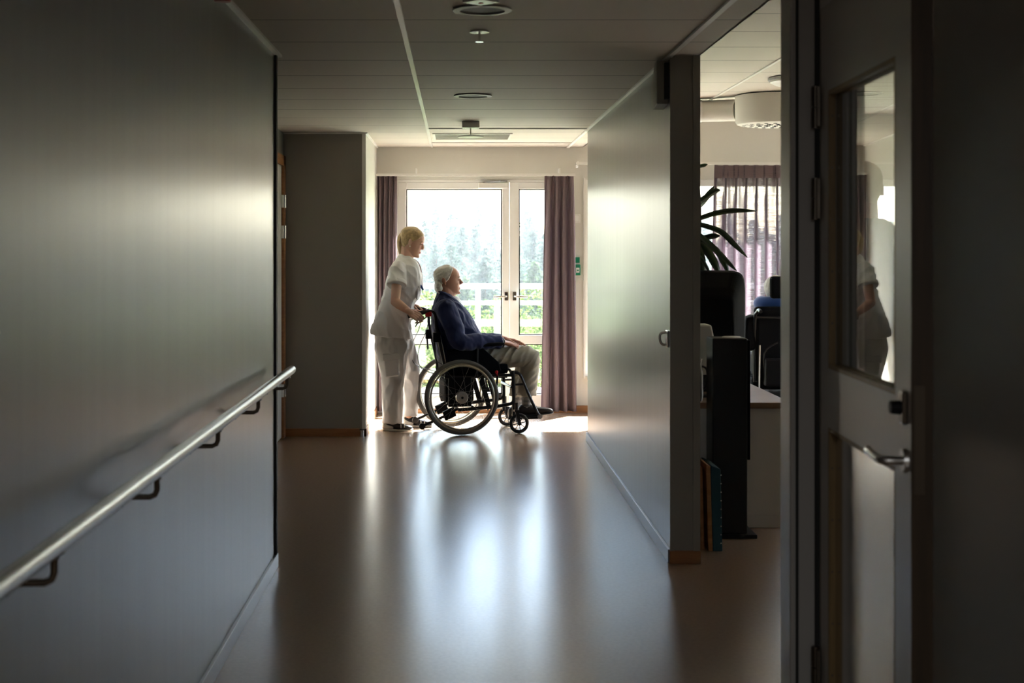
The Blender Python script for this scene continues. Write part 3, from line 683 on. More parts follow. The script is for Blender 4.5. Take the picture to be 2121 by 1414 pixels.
# open the V neck: remove cloth over the chest notch and round the neck
bm = bmesh.new(); bm.from_mesh(me); kill = []
nz0 = Nz(268)
for f in bm.faces:
    c = f.calc_center_median(); y = abs(c.y-D0)
    tt = (c.x-Nx(264))/(Nx(345)-Nx(264)); zl = Nz(248)+(Nz(372)-Nz(248))*min(1, max(0, tt))
    if y < .080-.03*tt and c.z > zl+max(0, y-.05*(1-tt))*.8: kill.append(f)
bmesh.ops.delete(bm, geom=kill, context='FACES')
smooth_rim(bm); bm.to_mesh(me); bm.free()
tu = part(me, 'tunic', 'scrub', nurse, 'all'); s = tu.modifiers.new('s', 'SOLIDIFY'); s.thickness = .003; s.offset = -1
for sh, el in ((shN, elN), (shF, elF)):
    d = (el-sh).normalized(); e = sh+d*.128; a = d.orthogonal().normalized(); b = d.cross(a); rg = []
    for w, r in ((-.034, .0795), (-.030, .0815), (-.004, .0835), (.0, .082), (.0, .070), (-.012, .066)):
        rg.append([e+d*w+(a*math.cos(2*PI*j/26)+b*math.sin(2*PI*j/26))*r*(1+.03*math.sin(6*PI*j/26)) for j in range(26)])
    sub(MB().rings(rg, False), 'sleeve_cuff', 'scrub', tu, 'all')
# hem band, V collar, pocket, pen clip, lanyard
cp = [V((Nx(252), D0-.010, Nz(246))), V((Nx(264), D0-.056, Nz(256))), V((Nx(298), D0-.068, Nz(300))), V((Nx(334), D0-.048, Nz(345))), V((Nx(362), D0-.004, Nz(382)))]
for s in (-1, 1):
    q = [V((p.x, D0+s*(D0-p.y)*1.0, p.z)) for p in cp]; q = smooth_path(q, 5)
    sub(MB().tube(q, [.008]*len(q), 8), 'collar_band', 'scrub', tu, 'all')
pk = sub(MB().obox((Nx(358), D0-.085, Nz(470)), (.006, .004, .0), (.006, .045, 0), (.004, 0, .05)), 'chest_pocket', 'scrub', tu, bevel=.004)
part(MB().obox((Nx(380), D0-.08, Nz(438)), (.006, 0, .006), (0, .012, 0), (-.012, 0, .020)), 'name_tag', 'bluecloth', nurse)
part(MB().tube([(Nx(312), D0-.070, Nz(300)), (Nx(340), D0-.10, Nz(345)), (Nx(352), D0-.125, Nz(400)), (Nx(362), D0-.13, Nz(435))], .0022, 6, 5), 'lanyard', 'black', nurse)
# trousers
def leg(hip, kx, kz, kd, axp, az, ad, w0, w1, w2, tw=1.0):
    return [hsec(hip[2]+.16, hip[0]-w0*.7, hip[0]+w0*.7, hip[1], .09), hsec(hip[2], hip[0]-w0, hip[0]+w0, hip[1], .108), hsec((hip[2]+kz)/2+.03, (hip[0]+kx)/2-w0*.95, (hip[0]+kx)/2+w0*.92, (hip[1]+kd)/2, .10), hsec(kz, kx-w1, kx+w1, kd, .082),
            hsec((kz+az)/2, (kx+axp)/2-w1*.93, (kx+axp)/2+w1*.93, (kd+ad)/2, .076), hsec(az, axp-w2, axp+w2, ad, .076)]
t = MB()
t.loft([hsec(Nz(800), Nx(122), Nx(300), D0, .16), hsec(Nz(760), Nx(112), Nx(300), D0, .19), hsec(Nz(700), Nx(108), Nx(298), D0, .19), hsec(Nz(640), Nx(125), Nx(295), D0, .17), hsec(Nz(600), Nx(140), Nx(290), D0, .16)], 30, 3)
t.loft(leg((Nx(202), D0-.09, Nz(770)), Nx(211), Nz(960), 11.335, Nx(205), Nz(1222), 11.335, .128, .088, .080), 26, 4)
t.loft(leg((Nx(245), D0+.09, Nz(770)), Nx(296), Nz(960), 11.56, Nx(292), Nz(1200), 11.58, .118, .086, .080), 26, 4)
me = fuse(t, .0055, 4, folds(.016, 14, 14, 6, 7, None, .4))
tr = part(me, 'trousers', 'scrub', nurse, 'all')
def pocket(mb): return mb
po = sub(MB().prism([(Nx(158), Nz(822)), (Nx(245), Nz(818)), (Nx(252), Nz(945)), (Nx(170), Nz(955))], 11.225, 11.30, 'y'), 'cargo_pocket', 'scrub', tr, bevel=.012)
sub(MB().prism([(Nx(154), Nz(818)), (Nx(250), Nz(812)), (Nx(252), Nz(850)), (Nx(156), Nz(858))], 11.215, 11.29, 'y'), 'pocket_flap', 'scrub', tr, bevel=.008)
def shoe(root, xh, xt, y, h, mats, z0=0.0, name='shoe', rot=0, clog=False, axis=V((1, 0, 0))):
    L = xt-xh; ax = V((math.cos(rot), math.sin(rot), 0)); sd = V((-math.sin(rot), math.cos(rot), 0))
    def S(u, w, hh, zz=0): return (V((xh, y, z0))+ax*L*u+V((0, 0, zz+hh/2)), V((0, 0, hh/2)), sd*w)
    t = MB().loft([S(.0, .018, .045, .012), S(.04, .032, h*.8, .012), S(.18, .037, h, .012), S(.38, .038, h*.92, .012), S(.55, .042, h*.66, .012), S(.75, .046, h*.5, .012), S(.9, .040, h*.4, .012), S(.975, .026, h*.28, .012), S(1.0, .01, .014, .014)], 22, 3, 2.3)
    o = part(t, name, mats[0], root, 'all')
    b = MB().loft([S(-.01, .016, .02), S(.03, .034, .024), S(.25, .038, .022), S(.5, .038, .016), S(.75, .048, .017), S(.92, .042, .017), S(1.0, .024, .016, .004), S(1.015, .008, .012, .006)], 22, 3, 4)
    sub(b, 'sole', mats[1], o, 'all'); return o, S
for y, xh, rt in ((11.335, Nx(152), 0), (11.58, Nx(262), .05)):
    o, S = shoe(nurse, xh, xh+.245, y, .085, ('shoeblack', 'shoewhite'), rot=rt)
    sub(MB().loft([S(-.012, .02, .05, .02), S(.05, .039, .062, .016), S(.2, .041, .045, .014), S(.36, .042, .03, .014)], 18, 3, 2.4), 'heel_counter', 'shoewhite', o, 'all')
    for u in (.60, .72): sub(MB().loft([S(u, .046, .052*(1.18-u*.45), .016), S(u+.035, .0465, .050*(1.14-u*.45), .016)], 18, 1, 2.3), 'strap', 'shoewhite', o, 'all')
# ================================================================ seated man
man = empty('person', Wp(0, 0, .5), 'person with white hair in navy blazer and beige trousers sitting in the wheelchair', 'person')
def MP(px, py, v=0):
    d = WY+v
    for _ in range(4): x = (px-CX)*d/F; d = WY+v*math.cos(WR)+math.tan(WR)*(x+v*math.sin(WR))
    return P(px, py, d)
body = MB()
mM = head_mat(V((0, 0, 0)), math.radians(-1), WR, 1.07)
ct = MP(951.5, 608, 0); cl = mM @ V((.084, 0, .006)); mM = Matrix.Translation(ct-cl) @ mM
add_head(body, mM, True)
def msec(pyb, pxb, pyf, pxf, hw, v=0, shx=0):       # section from a back point to a front point
    a, b = MP(pxb, pyb, v), MP(pxf, pyf, v); return ((a+b)/2, (b-a)/2, wl*hw)
nk = MP(927, 618, 0); body.capsule(mM @ V((-.03, 0, .06)), nk, .060, .066, 16); body.capsule(mM @ V((.03, 0, .03)), nk, .040, .055, 14)
body.loft([msec(735, 918, 735, 985, .15), msec(700, 912, 700, 980, .15), msec(665, 906, 668, 965, .15), msec(640, 906, 642, 952, .16), msec(622, 912, 624, 945, .08)], 24, 3)
sh1 = MP(925, 641, -.19); el1 = MP(951, 706, -.25); wr1 = MP(1040, 709, -.15)
sh2 = MP(925, 641, .19); el2 = MP(948, 704, .25); wr2 = MP(1044, 705, .12)
for s_, e_, w_ in ((sh1, el1, wr1), (sh2, el2, wr2)):
    body.capsule(s_, e_, .05, .042, 14); body.capsule(e_, w_, .042, .026, 14)
hand(body, wr1+V((0, 0, .004)), wf*.97-V((0, 0, .20)), V((0, 0, 1))-wl*.2, wl, (.16, .18, .22, .28), .05, 1.05, .15)
hand(body, wr2+V((0, 0, .012)), wf*.97-V((0, 0, .16))-wl*.1, V((0, 0, 1))+wl*.2, -wl, (.16, .18, .22, .28), .05, 1.05, .15)
hp1 = MP(950, 742, -.10); kn1 = MP(1097, 738, -.125); an1 = MP(1090, 838, -.11)
hp2 = MP(950, 742, .10); kn2 = MP(1090, 736, .13); an2 = MP(1069, 842, .12)
for h_, k_, a_ in ((hp1, kn1, an1), (hp2, kn2, an2)):
    body.capsule(h_, k_, .08, .055, 14); body.capsule(k_, a_, .052, .036, 14)
me = fuse(body, .0045, 2)
part(me, 'body', ['skin_m', 'eye', 'lip_m', 'brow_g'], man, 'all'); paint(me, mM, face_paint)
HLm = [(.00, -.085), (.03, -.075), (.06, -.066), (.085, -.060), (.098, -.030), (.112, -.012), (.125, -.004), (.145, .008), (.165, .014), (.185, .022), (.20, .028), (.216, .024), (.224, .01)]
hs = hairshell(HLm, mM, .0105, .016, .222, .004, lambda t: [t.ellipsoid((-.078, s*.036, .062), .026, .030, .052, 14, 8, Matrix.Rotation(-.15, 3, 'Y')) for s in (-1, 1)]+[t.ellipsoid((-.070, 0, .055), .034, .050, .050, 14, 8)])
mi = mM.inverted()
me = fuse(hs, .0045, 3, lambda c: .005*noise.noise(V(((mi @ c).x*22+(mi @ c).z*16, (mi @ c).y*30, (mi @ c).z*70-(mi @ c).x*45))))
part(me, 'hair', 'whitehair', man, 'all')
# shirt under the jacket
t = MB().loft([msec(716, 925, 716, 1010, .14), msec(700, 920, 698, 1000, .135), msec(672, 912, 674, 985, .125), msec(650, 908, 652, 971, .11), msec(632, 908, 634, 960, .095), msec(622, 910, 620, 953, .075), msec(611, 911, 614, 949, .066)], 28, 3)
shirt = part(fuse(t, .006, 2, folds(.003, 20, 20, 8, 4)), 'shirt', 'shirt', man, 'all')
for s in (-1, 1):
    q = smooth_path([MP(909, 607, s*.045), MP(922, 611, s*.062), MP(938, 617, s*.052), MP(953, 625, s*.02), MP(955, 631, s*.012)], 4)
    sub(MB().tube(q, [.010]*len(q), 8), 'collar', 'shirt', shirt, 'all')
for w_, e_ in ((wr1, el1), (wr2, el2)):
    d = (w_-e_).normalized(); sub(MB().tube([w_-d*.05, w_-d*.0, w_+d*.006], [.036, .036, .030], 18), 'shirt_cuff', 'shirt', shirt, 'all')
# jacket
t = MB()
t.loft([msec(752, 916, 742, 985, .185), msec(735, 908, 726, 1000, .195), msec(712, 903, 706, 1004, .19), msec(690, 898, 688, 992, .19), msec(668, 896, 668, 979, .195), msec(645, 897, 648, 966, .20), msec(628, 901, 634, 956, .165), msec(615, 905, 620, 944, .10), msec(605, 908, 612, 934, .075)], 36, 3, 2.3)
for s_, e_, w_, sg in ((sh1, el1, wr1, -1), (sh2, el2, wr2, 1)):
    d = (w_-e_).normalized(); pts = smooth_path([s_-(e_-s_).normalized()*-.01, s_.lerp(e_, .5)+V((.004, 0, 0)), e_, e_.lerp(w_, .45), w_-d*.022], 5); n_ = len(pts)
    t.capsule(s_, s_.lerp(e_, .3), .078, .076, 18)
    t.tube(pts, [.078-.030*(i/(n_-1)) for i in range(n_)], 20)
rj = Matrix.Rotation(.5, 3, 'Y')
me = fuse(t, .0055, 4, folds(.012, 14, 14, 9, 11, rj, .45))
# open front down to the waist button
bm = bmesh.new(); bm.from_mesh(me); kill = []
top = MP(938, 606, 0); bot = MP(1002, 706, 0); axis_ = (bot-top); Ln = axis_.length; axis_.normalize(); nrm = V((axis_.z*-1, 0, axis_.x)).normalized()
if nrm.x < 0: nrm = -nrm
for f in bm.faces:
    c = f.calc_center_median(); v = abs((c-wo).dot(wl)); r = c-top; h = r.dot(axis_); w_ = max(0, 1-h/Ln)
    if h > -.02 and h < Ln and v < .016+.058*w_ and r.dot(wf) > -.02+.0*h and (r-axis_*h).dot(wf) > -.03: kill.append(f)
    elif c.z > MP(910, 604, 0).z: kill.append(f)
bmesh.ops.delete(bm, geom=kill, context='FACES'); smooth_rim(bm); bm.to_mesh(me); bm.free()
jk = part(me, 'blazer', 'navy', man, 'all'); s = jk.modifiers.new('s', 'SOLIDIFY'); s.thickness = .004; s.offset = 1
for s in (-1, 1):
    q = MB(); a = [MP(907, 603, s*.05), MP(925, 610, s*.075), MP(950, 630, s*.078), MP(970, 655, s*.060), MP(984, 678, s*.045), MP(998, 700, s*.018)]
    rg = []
    for i, p in enumerate(smooth_path(a, 4)):
        w = i/20; hw = .004+.024*math.sin(PI*min(1, w*.9+.12)); rg.append([p+wl*s*hw*math.cos(k)+V((.006*math.sin(k)+.008, 0, .008*math.sin(k)))*1.0-wf*hw*.5*math.cos(k) for k in [2*PI*j/12 for j in range(12)]])
    q.rings(rg); sub(q, 'lapel', 'navy', jk, 'all')
for i in range(3): sub(MB().ellipsoid(wr1-(wr1-el1).normalized()*(.05+.02*i)-wl*.048, .006, .004, .006, 10, 6), 'cuff_button', 'chrome' if i == 9 else 'navy', jk, 'all')
# watch
d = (wr1-el1).normalized(); part(MB().tube([wr1-d*.006, wr1-d*.001, wr1+d*.008, wr1+d*.012], [.034, .038, .038, .034], 20), 'watch', 'leather', man, 'all')
# trousers
t = MB()
t.loft([msec(765, 925, 715, 930, .17), msec(762, 950, 716, 955, .175), msec(760, 985, 720, 985, .17)], 26, 3)
t.capsule(hp1, hp2, .11, .11, 18)
for h_, k_, a_, vv in ((hp1, kn1, an1, 0), (hp2, kn2, an2, 1)):
    k2 = k_+V((0, 0, 0)); hem = k_.lerp(a_, .80)
    t.tube(smooth_path([h_, h_.lerp(k_, .5), k_-wf*.02, k_+wf*.004-V((0, 0, .045)), k_.lerp(a_, .5)-wf*.004, hem], 5), [.100-.0*i for i in range(1)]+[.099-.0016*i for i in range(1, 16)]+[.074+.0004*i for i in range(10)], 22)
me = fuse(t, .0055, 4, folds(.016, 21, 9, 5, 5, Matrix.Rotation(-.75, 3, 'Y'), .3))
part(me, 'trousers', 'khaki', man, 'all')
for a_, k_ in ((an1, kn1), (an2, kn2)):
    d = (k_-a_).normalized(); part(MB().tube([a_-d*.03, a_, a_+d*.05, a_+d*.14], [.036, .039, .043, .047], 20), 'sock', 'sock', man, 'all')
fp = MP(1100, 862, 0).z
for a_, v in ((an1, -.11), (an2, .12)):
    hx_ = a_-wf*.075; o, S = shoe(man, hx_.x, hx_.x+.29, hx_.y, .095, ('leather', 'rubber'), z0=a_.z-.098, rot=WR)
    for i in range(4): sub(MB().tube([S(.5+i*.05, .0, .0)[0]+wl*-.022+V((0, 0, .078-.009*i)), S(.5+i*.05, 0, 0)[0]+V((0, 0, .086-.009*i)), S(.5+i*.05, 0, 0)[0]+wl*.022+V((0, 0, .078-.009*i))], .003, 6), 'lace', 'rubber', o, 'all')
    # toes tipped slightly up
    piv = V((a_.x, a_.y, a_.z)); o.matrix_local = o.matrix_local @ (Matrix.Translation(piv) @ Matrix.Rotation(math.radians(-6), 4, wl) @ Matrix.Translation(-piv))
# ================================================================ wheelchair
wc = empty('wheelchair', wo, 'black manual wheelchair with grey-tyred wheels carrying the white-haired seated person', 'wheelchair', rz=WR)
def wpart(mb, name, m, parent=None, smooth=True, bevel=0, label=None):
    o = mb.build(name, m, parent or wc, smooth, bevel)
    if label: o['label'] = label
    return o
def arc(c, r, a0, a1, n=20): return [(c[0]+r*math.cos(a0+(a1-a0)*i/n), c[1], c[2]+r*math.sin(a0+(a1-a0)*i/n)) for i in range(n+1)]
def circ(r, n=72): return [(r*math.cos(2*PI*i/n), 0, r*math.sin(2*PI*i/n)) for i in range(n)]
spoke_me = None
def big_wheel(v, out):
    w = MB().tube(circ(.285), .0165, 12, loop=True).build('drive_wheel', 'tyre', wc, 'all'); w.location = (0, v, .302)
    MB().tube(circ(.268), .009, 10, loop=True).build('wheel_rim', 'rim', w, 'all')
    hr_ = MB().tube([(x, out*.035, z) for x, y, z in circ(.255)], .0085, 10, loop=True)
    for k in range(6):
        a = 2*PI*k/6; hr_.tube([(.255*math.cos(a), out*.035, .255*math.sin(a)), (.266*math.cos(a), out*.005, .266*math.sin(a))], .004, 6)
    hr_.build('hand_rim', 'rim', w, 'all')
    MB().lathe([(.001, -.035), (.018, -.035), (.02, -.028), (.046, -.026), (.05, -.020), (.05, .016), (.044, .022), (.02, .024), (.018, .03), (.001, .03)], (0, 0, 0), 'y', 28).build('hub', 'steel', w, True)
    MB().lathe([(.001, out*.036), (.010, out*.036), (.010, out*.04), (.001, out*.04)], (0, 0, 0), 'y', 16).build('axle_cap', 'black', w, True)
    src = None
    for k in range(24):
        a = 2*PI*k/24; cr_ = (1 if k % 2 else -1)*1.15; side = .018 if (k//2) % 2 else -.018
        o = MB().tube([(.045*math.cos(a+cr_), side, .045*math.sin(a+cr_)), (.262*math.cos(a), 0, .262*math.sin(a))], .0014, 5).build('spoke', 'spoke', w)
    return w
big_wheel(-.262, -1); big_wheel(.262, 1)
def caster(u, v):
    w = MB().tube(circ(.069, 40), .012, 10, loop=True).build('caster_wheel', 'rubber', wc, 'all'); w.location = (u, v, .081)
    MB().tube(circ(.058, 40), .005, 8, loop=True).build('caster_rim', 'black', w, 'all')
    MB().lathe([(.001, -.02), (.016, -.02), (.016, .02), (.001, .02)], (0, 0, 0), 'y', 18).build('caster_hub', 'blackplastic', w, True)
    for k in range(8):
        a = 2*PI*k/8+.2; MB().tube([(.012*math.cos(a), 0, .012*math.sin(a)), (.058*math.cos(a), 0, .058*math.sin(a))], .0035, 6).build('caster_spoke', 'black', w)
    f = MB()
    for s in (-1, 1): f.obox((u-.012, v+s*.026, .13), (.013, 0, .004), (0, .003, 0), (-.012, 0, .055))
    f.box(u-.045, u-.0, v-.03, v+.03, .178, .192).tube([(u-.022, v, .19), (u-.022, v, .25)], .014, 12).tube([(u, v-.03, .081), (u, v+.03, .081)], .005, 8)
    wpart(f, 'caster_fork', 'black')
caster(.475, -.235); caster(.475, .235)
for s in (-1, 1):
    v = s*.205
    # side frame
    wpart(MB().tube([(.43, v, .505), (.435, v, .40), (.437, v, .30), (.438, v, .14)], .015, 12, 4), 'front_post', 'black')
    wpart(MB().tube([(-.02, v, .195), (.15, v, .205), (.33, v, .222), (.42, v, .24), (.437, v, .27)], .0145, 12, 4), 'lower_tube', 'black')
    wpart(MB().tube([(-.13, v, .46), (.1, v, .462), (.40, v, .468), (.43, v, .46)], .0135, 12, 3), 'seat_tube', 'black')
    wpart(MB().obox((.20, v, .33), (.012, 0, .03), (0, .006, 0), (-.035, 0, .12)).obox((.265, v, .33), (.010, 0, .03), (0, .006, 0), (-.035, 0, .12)), 'brace', 'black')
    wpart(MB().box(-.10, .09, v-.012, v+.012, .22, .46), 'axle_plate', 'blackplastic', bevel=.01)
    wpart(MB().tube([(0, v, .302), (0, s*.262, .302)], .010, 10), 'axle', 'steel')
    # back post and push handle
    wpart(MB().tube([(-.115, v, .47), (-.14, v, .60), (-.175, v, .76), (-.195, v, .86), (-.20, v, .93), (-.215, v, .975), (-.245, v, .992), (-.275, v, .985)], .0125, 12, 4), 'back_post', 'black')
    hp_ = wpart(MB().tube([(-.255, v, .992), (-.28, v, .985), (-.425, v, .948)], [.017, .0185, .0165], 12), 'push_handle', 'rubber')
    wpart(MB().box(-.285, -.235, v-.016, v+.016, .945, .985), 'brake_mount', 'red', hp_, False, .005, 'red brake lever mount')
    wpart(MB().tube([(-.255, v, .955), (-.30, v, .925), (-.345, v, .895), (-.365, v, .865)], .005, 8, 3), 'brake_lever', 'black', hp_)
    wpart(MB().tube([(-.255, v, .945), (-.275, v+.01, .83), (-.325, v+.01, .72), (-.345, v, .62), (-.32, v, .54), (-.25, v, .50), (-.14, v*.98, .47), (-.07, v, .42), (-.03, v, .34)], .003, 6, 6), 'brake_cable', 'black', hp_)
    wpart(MB().box(-.225, -.16, v-.02, v+.02, .74, .82), 'back_clamp', 'blackplastic', None, False, .006)
    wpart(MB().tube([(-.215, v, .80), (-.205, v, .655)], .008, 8), 'recline_rod', 'black')
    wpart(MB().tube([(-.165, v+s*.014, .80), (-.12, v+s*.014, .56)], .006, 8), 'adjuster_rod', 'chrome')
    # anti tip bar
    wpart(MB().tube([(-.03, v+.0, .20), (-.12, v, .15), (-.30, v, .075)], .011, 10), 'anti_tip_bar', 'black')
    wpart(MB().obox((-.09, v, .165), (.045, 0, .02), (0, .016, 0), (-.012, 0, .036)), 'anti_tip_bracket', 'blackplastic', None, False, .006)
    wpart(MB().lathe([(.001, -.014), (.022, -.014), (.026, -.008), (.026, .008), (.022, .014), (.001, .014)], (-.31, v, .07), 'y', 18), 'anti_tip_roller', 'rubber')
    # armrest, side guard
    wpart(MB().loft([((.06, v+s*.02, .705), (0, 0, .010), (0, .018, 0)), ((.10, v+s*.02, .712), (0, 0, .016), (0, .028, 0)), ((.32, v+s*.02, .722), (0, 0, .014), (0, .028, 0)), ((.35, v+s*.02, .722), (0, 0, .008), (0, .018, 0))], 18, 3, 3), 'arm_pad', 'blackcloth')
    wpart(MB().tube([(.13, v+s*.02, .46), (.135, v+s*.02, .70)], .010, 10), 'armrest_post', 'black')
    wpart(MB().prism([(-.10, .50), (-.115, .68), (.05, .70), (.17, .70), (.31, .575), (.33, .50)], v+s*.012, v+s*.024, 'y'), 'side_guard', 'blackcloth', None, False, .006)
    # brake
    bl = wpart(MB().tube([(.30, v+s*.025, .47), (.29, v+s*.028, .38), (.305, v+s*.028, .31)], .009, 10).box(.27, .33, v+s*.02-.008, v+s*.02+.008, .29, .33), 'wheel_lock', 'black')
    wpart(MB().tube([(.30, v+s*.028, .46), (.292, v+s*.030, .485)], .005, 8).ellipsoid((.29, v+s*.031, .497), .014, .014, .014, 14, 10), 'lock_knob', 'red', bl, label='red ball knob of the wheel lock')
    wpart(MB().lathe([(.001, -.008), (.016, -.008), (.016, .008), (.001, .008)], (.315, v+s*.03, .305), 'y', 16), 'lock_bolt', 'steel', bl)
    # footrest hanger
    wpart(MB().tube([(.405, v, .488), (.44, v, .490), (.475, v, .482), (.50, v, .45), (.55, v, .33), (.60, v, .225), (.645, v, .135)], .0125, 12, 4), 'footrest_hanger', 'black')
    wpart(MB().tube([(.435, v, .39), (.525, v, .392)], .009, 8), 'hanger_brace', 'black')
    wpart(MB().lathe([(.001, -.012), (.02, -.012), (.02, .012), (.001, .012)], (.652, v, .130), 'y', 18), 'hanger_pivot', 'steel')
    wpart(MB().box(.48, .665, min(v*.1, v*.98), max(v*.1, v*.98), .108, .124), 'footplate', 'blackplastic', None, False, .005)
wpart(MB().loft([((-.12, 0, .515), (0, 0, .035), (0, .20, 0)), ((-.10, 0, .515), (0, 0, .045), (0, .212, 0)), ((.34, 0, .52), (0, 0, .045), (0, .212, 0)), ((.385, 0, .515), (0, 0, .030), (0, .205, 0)), ((.395, 0, .51), (0, 0, .01), (0, .19, 0))], 28, 3, 6), 'seat_cushion', 'blackcloth')
wpart(MB().box(-.12, .39, -.19, .19, .445, .472), 'seat_base', 'blackcloth', None, False, .006)
wpart(MB().loft([((-.095, 0, .47), (.016, 0, 0), (0, .186, 0)), ((-.130, 0, .62), (.020, 0, 0), (0, .19, 0)), ((-.165, 0, .78), (.018, 0, 0), (0, .19, 0)), ((-.182, 0, .86), (.008, 0, 0), (0, .186, 0))], 26, 4, 5), 'backrest', 'blackcloth')
wpart(MB().box(-.12, .12, -.17, .17, .24, .44), 'under_seat_bag', 'blackcloth', None, False, .03)
wpart(MB().tube([(.10, -.2, .215), (.10, .2, .215)], .012, 10), 'cross_bar', 'black')
wpart(MB().tube([(.42, -.2, .37), (.42, .2, .37)], .011, 10), 'cross_bar', 'black')
wpart(MB().tube([(-.02, -.2, .20), (-.02, .2, .20)], .012, 10), 'cross_bar', 'black')
# ================================================================ side room
# low cabinet and worktop
cb = empty('cabinet', (1.45, 7.42, 0), 'low white laminate cabinet with drawers behind the black tower speaker', 'cabinet')
part(MB().box(1.17, 1.757, 7.41, 9.3, .07, .64).box(1.19, 1.735, 7.415, 9.28, 0, .07), 'carcass', 'cabinet', cb, bevel=.002)
for i in range(3):
    y0 = 7.43+i*.62
    for z0, z1 in ((.46, .63), (.08, .45)):
        dr = part(MB().box(1.757, 1.777, y0, y0+.60, z0, z1), 'drawer', 'cabinet', cb, bevel=.002)
        sub(MB().tube([(1.777, y0+.02, z1-.03), (1.80, y0+.02, z1-.03), (1.80, y0+.14, z1-.03), (1.777, y0+.14, z1-.03)], .006, 8), 'handle', 'black', dr)
wt = part(MB().box(1.165, 1.79, 7.39, 9.32, .64, .672), 'worktop', 'counter', cb, bevel=.003)
# tower speaker
sp = empty('tower_speaker', (1.44, 7.25, 0), 'tall slim black tower speaker standing before the white cabinet', 'speaker')
part(MB().box(1.325, 1.505, 7.16, 7.34, .02, 1.03), 'cabinet_body', 'black', sp, bevel=.006)
part(MB().box(1.505, 1.522, 7.17, 7.33, .40, 1.02), 'side_grille', 'blackcloth', sp, bevel=.003)
part(MB().box(1.30, 1.55, 7.13, 7.40, 0, .02), 'foot_plate', 'black', sp, bevel=.004)
part(MB().lathe([(.001, 1.034), (.045, 1.034), (.05, 1.03), (.05, 1.028)], (1.44, 7.25, 0), 'z', 24), 'top_cap', 'white', sp, True)
# leaning framed boards
for i, (x0, y, lab, m) in enumerate(((1.185, 6.88, 'wooden framed board leaning behind the right wall corner', 'woodbase'), (1.215, 6.84, 'teal cloth covered board with pale studs leaning beside the black tower speaker', 'teal'))):
    t = empty('folded_board', (x0+.04, y, 0), lab, 'board')
    bx = x0+i*.030; w = .03-.008*i; tk = .018+.03*i
    q = MB(); q.prism([(bx, 0), (bx+w, 0), (bx+w-.012, .42), (bx-.012, .43)], y, y+.27, 'y'); part(q, 'frame', 'woodbase' if i == 0 else 'woodbase', t, bevel=.003)
    q = MB(); q.prism([(bx+w+.0005, .0), (bx+w+tk, .0), (bx+w+tk-.010, .405), (bx+w-.010, .425)], y+.0, y+.27, 'y'); part(q, 'cover', m, t, bevel=.003)
    if i:
        for k in range(9): part(MB().ellipsoid((bx+w+tk-.008, y-.002, .04+k*.042), .003, .002, .003, 8, 6), 'stud', 'white', t)
# television seen from behind
tv = empty('television', (1.45, 8.05, .672), 'old black television seen from behind below the plant leaves', 'television')
q = MB(); q.loft([((1.44, 8.18, 1.08), (.25, 0, 0), (0, 0, .285)), ((1.44, 8.10, 1.08), (.25, 0, 0), (0, 0, .285)), ((1.44, 8.05, 1.08), (.235, 0, 0), (0, 0, .275)), ((1.44, 7.93, 1.06), (.17, 0, 0), (0, 0, .21)), ((1.44, 7.88, 1.05), (.14, 0, 0), (0, 0, .17))], 40, 1, 8)
part(q, 'housing', 'tv', tv, bevel=.012)
part(MB().box(1.21, 1.67, 8.18, 8.19, .82, 1.35), 'screen', 'black', tv)
for i in range(5): part(MB().box(1.30, 1.60, 7.925, 7.935, 1.15+i*.018, 1.156+i*.018), 'vent_slot', 'black', tv)
part(MB().box(1.40, 1.48, 8.03, 8.11, .69, .83).box(1.28, 1.60, 7.95, 8.2, .672, .695), 'stand', 'black', tv, bevel=.004)
# card standing on the cabinet and black jug
t = empty('lamp_shade', (1.36, 7.68, .672), 'tilted cream shade standing beside the black tower speaker', 'shade')
q = MB(); q.prism([(1.25, .80), (1.46, .80), (1.40, 1.075), (1.30, 1.075)], 7.60, 7.76, 'y'); part(q, 'shade', 'cream', t, bevel=.01)
part(MB().tube([(1.35, 7.68, .675), (1.35, 7.68, .82)], .012, 10).lathe([(.001, .673), (.06, .673), (.06, .685), (.001, .69)], (1.35, 7.68, 0), 'z', 24), 'stem', 'black', t, True)
t = empty('jug', (1.30, 7.46, .672), 'glossy black jug on the cabinet left of the tower speaker', 'jug')
part(MB().lathe([(.001, .672), (.04, .672), (.046, .70), (.045, .82), (.035, .87), (.042, .90), (.03, .905), (.001, .908)], (1.285, 7.47, 0), 'z', 24), 'vessel', 'black', t, True)
part(MB().tube([(1.325, 7.47, .86), (1.352, 7.47, .84), (1.352, 7.47, .76), (1.325, 7.47, .73)], .006, 8, 3), 'handle', 'black', t, True)
